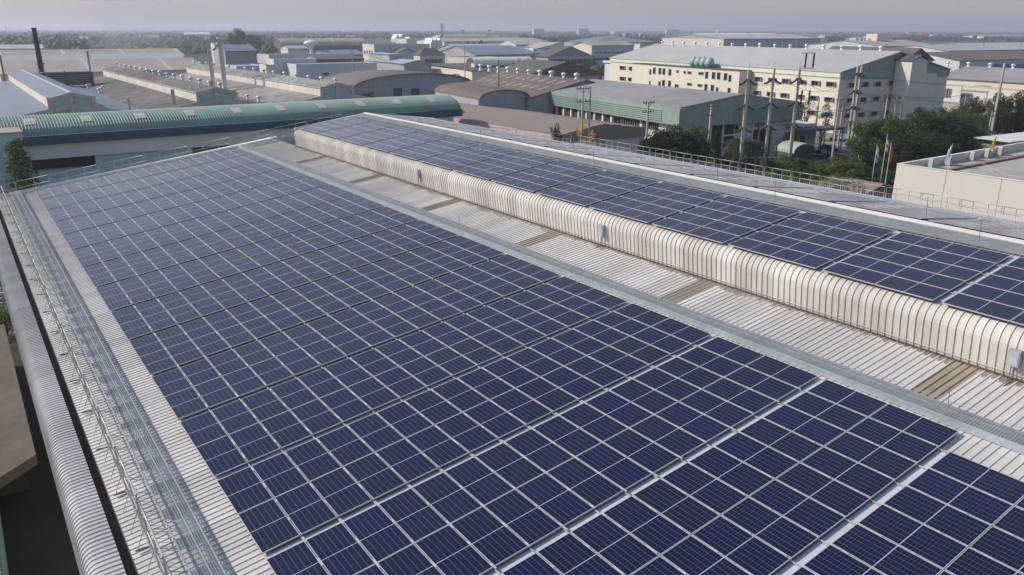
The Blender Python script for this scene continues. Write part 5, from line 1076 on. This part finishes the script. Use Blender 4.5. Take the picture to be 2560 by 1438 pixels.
for z in (h3+.1, h3+2.6, h3*.68-.1): m.box(-.1, -.08, z, 2.5, .08, z+.12)
m.build('insulator_frame', 'galv', H3[3])
H4 = pole(2118, 366, 165, 'hv', 'double concrete pole in front of the cream factory, left post', r=.31, az=R(-8)); H4b = pole(2127, 364, 165, 'hv', 'double concrete pole in front of the cream factory, right post', r=.31, az=R(-8))
H5 = pole(2469, 380, 158, 'plain', 'tall slender concrete pole leaning right near the right edge', r=.30)
H5b = pole(2461, 382, 276, 'dist', 'short pole strapped to the tall slender concrete pole', r=.2)
D = [pole(*a) for a in ((1764, 445, 262, 'dist', 'thin two-armed pole before the white wall of the green-clad factory'), (1611, 436, 254, 'dist', 'pole with one crossarm beside the balcony air conditioners'), (2078, 410, 246, 'lamp', 'street pole with a lamp arm by the road'), (2203, 352, 238, 'dist', 'small crossarm pole before the cream factory, left of the transformer pair'),
    (1956, 400, 300, 'dist', 'short crossarm pole in front of the curved-roof guard house'), (2397, 340, 238, 'dist', 'crossarm pole before the tan roofed hut'), (2545, 372, 276, 'dist', 'crossarm pole at the right edge beside the white canopy'), (1070, 232, 176, 'dist', 'small pole in the tree row before the cream walled shed'),
    (885, 215, 121, 'dist', 'wooden-armed pole rising in front of the old dark workshop'), (1000, 195, 162, 'plain', 'thin dark pole before the grey shed'), (1163, 228, 112, 'plain', 'tall thin pole left of the mint barrel shed'), (1247, 335, 150, 'wood', 'tall brown pole standing in the centre before the brown roofed hall'), (1319, 222, 112, 'plain', 'pale pole at the right end of the mint barrel shed'),
    (1538, 150, 112, 'wood', 'dark pole in front of the blue windowed factory'), (1583, 262, 158, 'wood', 'black pipe-like pole against the left part of the cream factory'), (1954, 128, 82, 'plain', 'white pole in front of the blue-striped warehouses, left one'), (1989, 128, 75, 'plain', 'pale pole in front of the blue-striped warehouses, right one'), (2053, 126, 77, 'wood', 'dark pole at the right end of the blue-striped warehouses'),
    (2198, 138, 107, 'plain', 'short pole before the white end wall of the brown-grey factory'), (2301, 152, 107, 'plain', 'pole in front of the dark roofed hall'), (2449, 165, 105, 'dist', 'crossarm pole beyond the long grey roof, left one'), (2542, 167, 104, 'dist', 'crossarm pole beyond the long grey roof, right one'), (2093, 374, 262, 'dist', 'short pole between the bare trees and the cream factory'), (2035, 352, 245, 'plain', 'pale pole before the cream factory beside the bare tree'), (1890, 400, 300, 'dist', 'slim pole behind the first two big poles'))]
# transformer pair
for pxs, lab, nm in (((1458, 1476), 'pole with a transformer platform in front of the pink warehouse', 'pink'), ((2234, 2250), 'pole with dark transformers in front of the cream factory', 'cream')):
    tp = []
    for j, px in enumerate(pxs):
        G = at(px-8, 470 if nm == 'pink' else 352, 0); tp.append(pole(px, 0, 218 if nm == 'pink' else 243, 'dist' if j == 0 else 'plain', lab+', '+('left post', 'right post')[j], G=G, r=.18))
    a, b_ = tp[0][0], tp[1][0]; mid = (a+b_)/2; e = empty('transformer', 'grey transformer on a beam between two poles, at the %s building' % ('pink' if nm == 'pink' else 'cream'), 'transformer', mid+Vector((0, 0, tp[0][1]*.36))); e.rotation_euler = (0, 0, math.atan2((b_-a).y, (b_-a).x)); hl = (b_-a).length/2
    m = MB(); m.box(-hl-.4, -.2, 0, hl+.4, -.05, .2); m.box(-hl-.4, .05, 0, hl+.4, .2, .2); m.build('beam', 'wood', e)
    m = MB(); m.lathe((0, 0, .2), [(.5, 0), (.55, .1), (.55, 1.2), (.4, 1.35)], 12); m.build('tank', 'galv', e)
    m = MB(); m.tube([(-.25, 0, 1.5), (-.25, 0, 2)], .06, 6); m.tube([(.25, 0, 1.5), (.25, 0, 2)], .06, 6); m.build('bushing', 'insul', e)
def wires(A, Bt, sag, lab, grp, r=.022):
    for a, b_ in zip(A, Bt): wire(a, b_, sag, lab, grp, r)
wl_ = 'dark high-voltage wire sagging between the tall concrete poles'
wires(H1[2], H2[2], .2, wl_, 'high-voltage wires'); wires(H2[2], H3[2], .2, wl_, 'high-voltage wires'); wires(H3[2], H4[2], 2.2, wl_, 'high-voltage wires', .035)
off = Vector((90, -115, 0)); wires(H4b[2], [t+off for t in H4b[2]], 3.2, 'high-voltage wire running from the double pole to the right edge', 'high-voltage wires to the right', .04)
dl = 'thin distribution wire between small poles'
for i, j in ((4, 2), (2, 22), (22, 3), (3, 5), (5, 6), (20, 21)): wires(D[i][2], D[j][2], .8, dl, 'distribution wires', .022)
wires(D[8][2], [D[8][2][0]+Vector((-90, 20, 2))]*3, 1.2, 'thin wire crossing before the pale blue warehouse', 'wires at the pale blue warehouse', .035); wires(D[8][2], [D[7][2][0]]*3, 1.2, 'thin wire crossing before the grey shed', 'wires at the grey shed', .035)
# insulator rack by the first pole
q = at(1898, 456, 0); e = empty('insulator_rack', 'steel rack carrying three upright brown insulators beside the big poles', 'insulator rack', q, R(30)); hq = height_to(q, 392); m = MB(); m.box(-3.2, -.12, hq-.2, 3.2, .12, hq); m.box(-.15, -.15, 0, .15, .15, hq-.2); m.build('beam', 'galv', e); m = MB()
for x in (-2.4, 0, 2.4): m.lathe((x, 0, hq), [(.12, 0)]+[((.14 if k % 2 else .24), .17*k) for k in range(1, 12)]+[(.1, 2.0)], 8)
m.build('insulator', 'insul', e)
# street lamps
for px, pyb, pyt, lab in ((1958, 402, 355, 'white street lamp leaning over the guard house'), (2060, 410, 385, 'low white street lamp behind the bright street tree')):
    G = at(px, pyb, 0); h = height_to(G, pyt); e = empty('street_lamp', lab, 'street lamp', G); m = MB(); m.tube([(0, 0, 0), (0, 0, h*.8), (-.6, .3, h*.95), (-2.2, 1, h)], .06, 5); m.build('post', 'galv_light', e); m = MB(); m.box(-2.9, .9, h-.08, -2.1, 1.2, h+.08); m.build('lamp_head', 'acwhite', e)
# flag poles and flags
def flag(px, pyb, pyt, label, mats, hang=True):
    G, h, _, e = pole(px, pyb, pyt, 'flag', label, 'flag_pole', .07, cat='flag pole'); m = MB()
    n = 8; wd, ht = .55, 2.6
    for i in range(n):
        for j in range(4):
            f = lambda a, b_: (.08+wd*a/4*(1+.15*math.sin(b_*2)), .12*math.sin(a*2+b_*.8), h-.3-ht*b_/n-.1*a)
            m.quad(f(j, i), f(j+1, i), f(j+1, i+1), f(j, i+1), min(len(mats)-1, i*len(mats)//n))
    m.build('flag', mats, e)
flag(2197, 480, 335, 'middle flag pole with a limp red, white and blue flag', ['bluepaint', 'flagwhite', 'red', 'flagwhite', 'red']); flag(2177, 470, 362, 'left flag pole with a limp pale flag', ['flagwhite', 'wallblue']); flag(2208, 490, 358, 'right flag pole with a limp dark red flag', ['red'])
def banner(px, py, mt_, label, s=1.):
    q = at(px, py, 9.0); e = empty('small_flag', label, 'flag', Vector((q.x, q.y, 8.2))); m = MB(); m.tube([(0, 0, 0), (.3, 0, 2.9*s)], .03, 5); m.build('stick', 'galv_light', e); m = MB()
    for i in range(5):
        f = lambda a, b_: (.15-1.25*s*a/5*(1-.3*b_/1.)+.22*b_*1., .15*math.sin(a*1.3), 1.2*s+1.5*s*b_-.14*a+.05*a*b_); m.quad(f(i, 0), f(i+1, 0), f(i+1, 1), f(i, 1))
    m.build('cloth', mt_, e)
banner(2372, 400, 'flagwhite', 'white flag fluttering above the parapet of the white flat building'); banner(2483, 375, 'yellow', 'yellow flag fluttering above the parapet of the white flat building')
# water tower, masts, sign
G = at(781, 156, 0); h = height_to(G, 98); e = empty('water_tower', 'white mushroom-shaped concrete water tower', 'water tower', G); m = MB(); m.lathe((0, 0, 0), [(1.5, 0), (1.35, h*.35), (1.5, h*.58), (2.3, h*.68), (3.6, h*.73)], 20); m.build('stem', 'white_cap', e, smooth=True)
m = MB(); m.lathe((0, 0, h*.73), [(3.6, 0), (5.4, h*.06), (5.7, h*.10), (5.2, h*.16), (3.6, h*.20), (1.4, h*.235)], 24); m.build('bowl', 'white_cap', e, smooth=True); m = MB(); m.lathe((0, 0, h*.965), [(.8, 0), (.8, h*.035)], 10); m.build('hatch', 'white_cap', e)
def mast(px, pyb, pyt, label, lattice=True, head=False, w=1.3, mt_='galv', name='radio_mast'):
    G = at(px, pyb, 0); h = height_to(G, pyt); e = empty(name, label, 'mast', G); m = MB()
    if lattice:
        for a in range(3): c, s = math.cos(a*2.09)*w, math.sin(a*2.09)*w; m.tube([(c, s, 0), (c*.35, s*.35, h)], .09, 4)
        n = int(h/3)
        for i in range(n):
            for a in range(3):
                f = lambda k, t: (math.cos(k*2.09)*w*(1-.65*t), math.sin(k*2.09)*w*(1-.65*t), h*t); m.tube([f(a, i/n), f(a+1, (i+1)/n)], .05, 3, cap=False)
    else: m.tube([(0, 0, 0), (0, 0, h)], .35, 6, r2=.15)
    m.build('shaft', mt_, e)
    if head:
        m = MB()
        for z in (h-2, h-4.5):
            for a in range(6): c, s = math.cos(a*1.047)*1.6, math.sin(a*1.047)*1.6; m.box(c-.2, s-.2, z-1, c+.2, s+.2, z+1)
            m.lathe((0, 0, z-1.2), [(1.7, 0), (1.7, .12)], 10)
        m.build('antenna', 'acwhite', e)
mast(1607, 104, 56, 'lattice cell tower with antennas on the skyline, right of the tan block', head=True, w=1.6); mast(2371, 92, 44, 'tall lattice mast on the right skyline, nearer the frame centre', w=1.8); mast(2398, 90, 56, 'shorter lattice mast with a dark top on the right skyline', head=True, w=1.0)
mast(1638, 90, 48, 'thin whip mast on the skyline right of the cell tower', False); mast(1790, 118, 72, 'cell tower behind the ridge of the cream factory', True, True, 1.1); mast(514, 92, 56, 'thin mast in the smoke near the left chimneys', True, True, .9); mast(1202, 80, 54, 'thin mast on the horizon right of the sign tower', False); mast(20, 95, 64, 'tiny mast on the far left horizon', True, True, .9); mast(1004, 80, 62, 'faint distant tower on the horizon', True, False, 6)
G = at(1106, 98, 0); h = height_to(G, 58); e = empty('sign_tower', 'white sign board with a small blue emblem on a blue pole near the horizon', 'sign', G); e.rotation_euler = (0, 0, -YAW); m = MB(); m.box(-1.6, -1.6, 0, 1.6, 1.6, h-12); m.build('pole', 'bluepaint', e); m = MB(); m.box(-3.6, -3, h-13, 3.6, 3, h); m.build('board', 'white_cap', e); m = MB(); m.box(-1.3, -3.2, h-8.6, 1.3, -3.02, h-4.6); m.box(-.5, -3.3, h-10.6, 1.7, -3.02, h-9.6); m.build('emblem', 'bluepaint', e)
for px, lab in ((1157, 'blue mushroom water tower on the horizon, left one'), (1224, 'blue mushroom water tower on the horizon, right one')):
    G = at(px, 93, 0); h = height_to(G, 74); e = empty('blue_water_tower', lab, 'water tower', G); m = MB(); m.lathe((0, 0, 0), [(1.4, 0), (1.2, h*.75)], 10); m.build('stem', 'bluepaint', e); m = MB(); m.lathe((0, 0, h*.72), [(1.4, 0), (5, h*.12), (5, h*.2), (1, h*.28)], 14); m.build('bowl', 'bluepaint', e)
# parked cars
def car(loc, rz, mt_, label):
    e = empty('parked_car', label, 'car', loc); e.rotation_euler = (0, 0, rz); m = MB()
    P_ = [(-2.1, .45), (-2.15, .85), (-1.4, .95), (-.9, 1.42), (.7, 1.45), (1.3, 1.0), (2.05, .88), (2.15, .5)]
    for a, b_ in zip(P_, P_[1:]): m.quad((a[0], -.82, a[1]), (b_[0], -.82, b_[1]), (b_[0], .82, b_[1]), (a[0], .82, a[1]))
    m.poly([(p[0], -.82, p[1]) for p in P_]); m.poly([(p[0], .82, p[1]) for p in P_]); m.quad((-2.1, -.82, .45), (2.15, -.82, .5), (2.15, .82, .5), (-2.1, .82, .45)); m.build('body', mt_, e)
    m = MB()
    for s in (-1, 1): m.poly([(-1.2, s*.835, 1.0), (-.85, s*.835, 1.36), (.65, s*.835, 1.38), (1.1, s*.835, 1.02)])
    m.quad((.78, -.7, 1.40), (1.28, -.7, 1.06), (1.28, .7, 1.06), (.78, .7, 1.40)); m.build('window', 'glassdark', e)
    for x in (-1.35, 1.35):
        for y in (-.8, .8): m = MB(); m.tube([(x, y-.1, .33), (x, y+.1, .33)], .33, 12); m.build('wheel', 'tyre', e)
for i, (px, py, mt_, lab) in enumerate(((2048, 392, 'car_dark', 'dark car on the street behind the guard house'), (2095, 352, 'car_white', 'white car parked farther up the street'), (2070, 378, 'car_dark', 'dark car on the street beside the lamp pole'), (2122, 330, 'car_white', 'small white car parked by the cream factory'))):
    q = at(px, py, 0); car(q, math.pi/2-R(8), mt_, lab)
# ------------------------------------------------------------ air
hz = MB(); hz.box(-9600, -9600, -1, 14600, 14600, 72); hm = bpy.data.materials.new('haze_air'); hm.use_nodes = True; n = hm.node_tree.nodes
for q in list(n):
    if q.type == 'BSDF_PRINCIPLED': n.remove(q)
pv = n.new('ShaderNodeVolumePrincipled'); pv.inputs['Color'].default_value = (.84, .88, 1, 1); pv.inputs['Density'].default_value = .00024; pv.inputs['Anisotropy'].default_value = .3
hm.node_tree.links.new(pv.outputs[0], n['Material Output'].inputs['Volume']); hz.build('haze', hm, kind='stuff')

def smoke(pts, label, dens, seed):
    m = MB(); random.seed(seed); n = 14; N = len(pts)
    for i, (px, py, Y, r) in enumerate(pts):
        c = on_y(px, py, Y)
        for k in range(n): t = 2*math.pi*k/n; m.v.append((c.x+r*math.cos(t)*.35, c.y+r*math.cos(t), c.z+r*math.sin(t)*random.uniform(.8, 1.1)))
    for i in range(N-1):
        for k in range(n): q = i*n; m.f.append((q+k, q+(k+1) % n, q+n+(k+1) % n, q+n+k)); m.m.append(0)
    m.f.append(tuple(range(n-1, -1, -1))); m.m.append(0); m.f.append(tuple((N-1)*n+k for k in range(n))); m.m.append(0)
    v = bpy.data.materials.new('smoke_air'); v.use_nodes = True; nn = v.node_tree.nodes; ll = v.node_tree.links
    for q in list(nn):
        if q.type == 'BSDF_PRINCIPLED': nn.remove(q)
    p = nn.new('ShaderNodeVolumePrincipled'); p.inputs['Color'].default_value = (.9, .93, 1, 1); p.inputs['Density'].default_value = dens; p.inputs['Anisotropy'].default_value = 0
    ll.new(p.outputs[0], nn['Material Output'].inputs['Volume'])
    o = m.build('smoke', v, None, label=label, category='smoke', kind='stuff')
    bmm = bmesh.new(); bmm.from_mesh(o.data); bmesh.ops.recalc_face_normals(bmm, faces=bmm.faces); bmm.to_mesh(o.data); bmm.free()
smoke([(540, 92, 560, 8), (490, 84, 570, 16), (430, 66, 580, 26), (370, 40, 590, 38), (300, 15, 600, 48), (220, -25, 610, 60)], 'thin white smoke drifting up and left from behind the silver chimneys', .0035, 3)
smoke([(232, 176, 196, .8), (226, 168, 196, 2.0), (214, 158, 196, 3.2), (196, 150, 196, 4)], 'small white puff of steam beside the thin rusty flue', .06, 4)
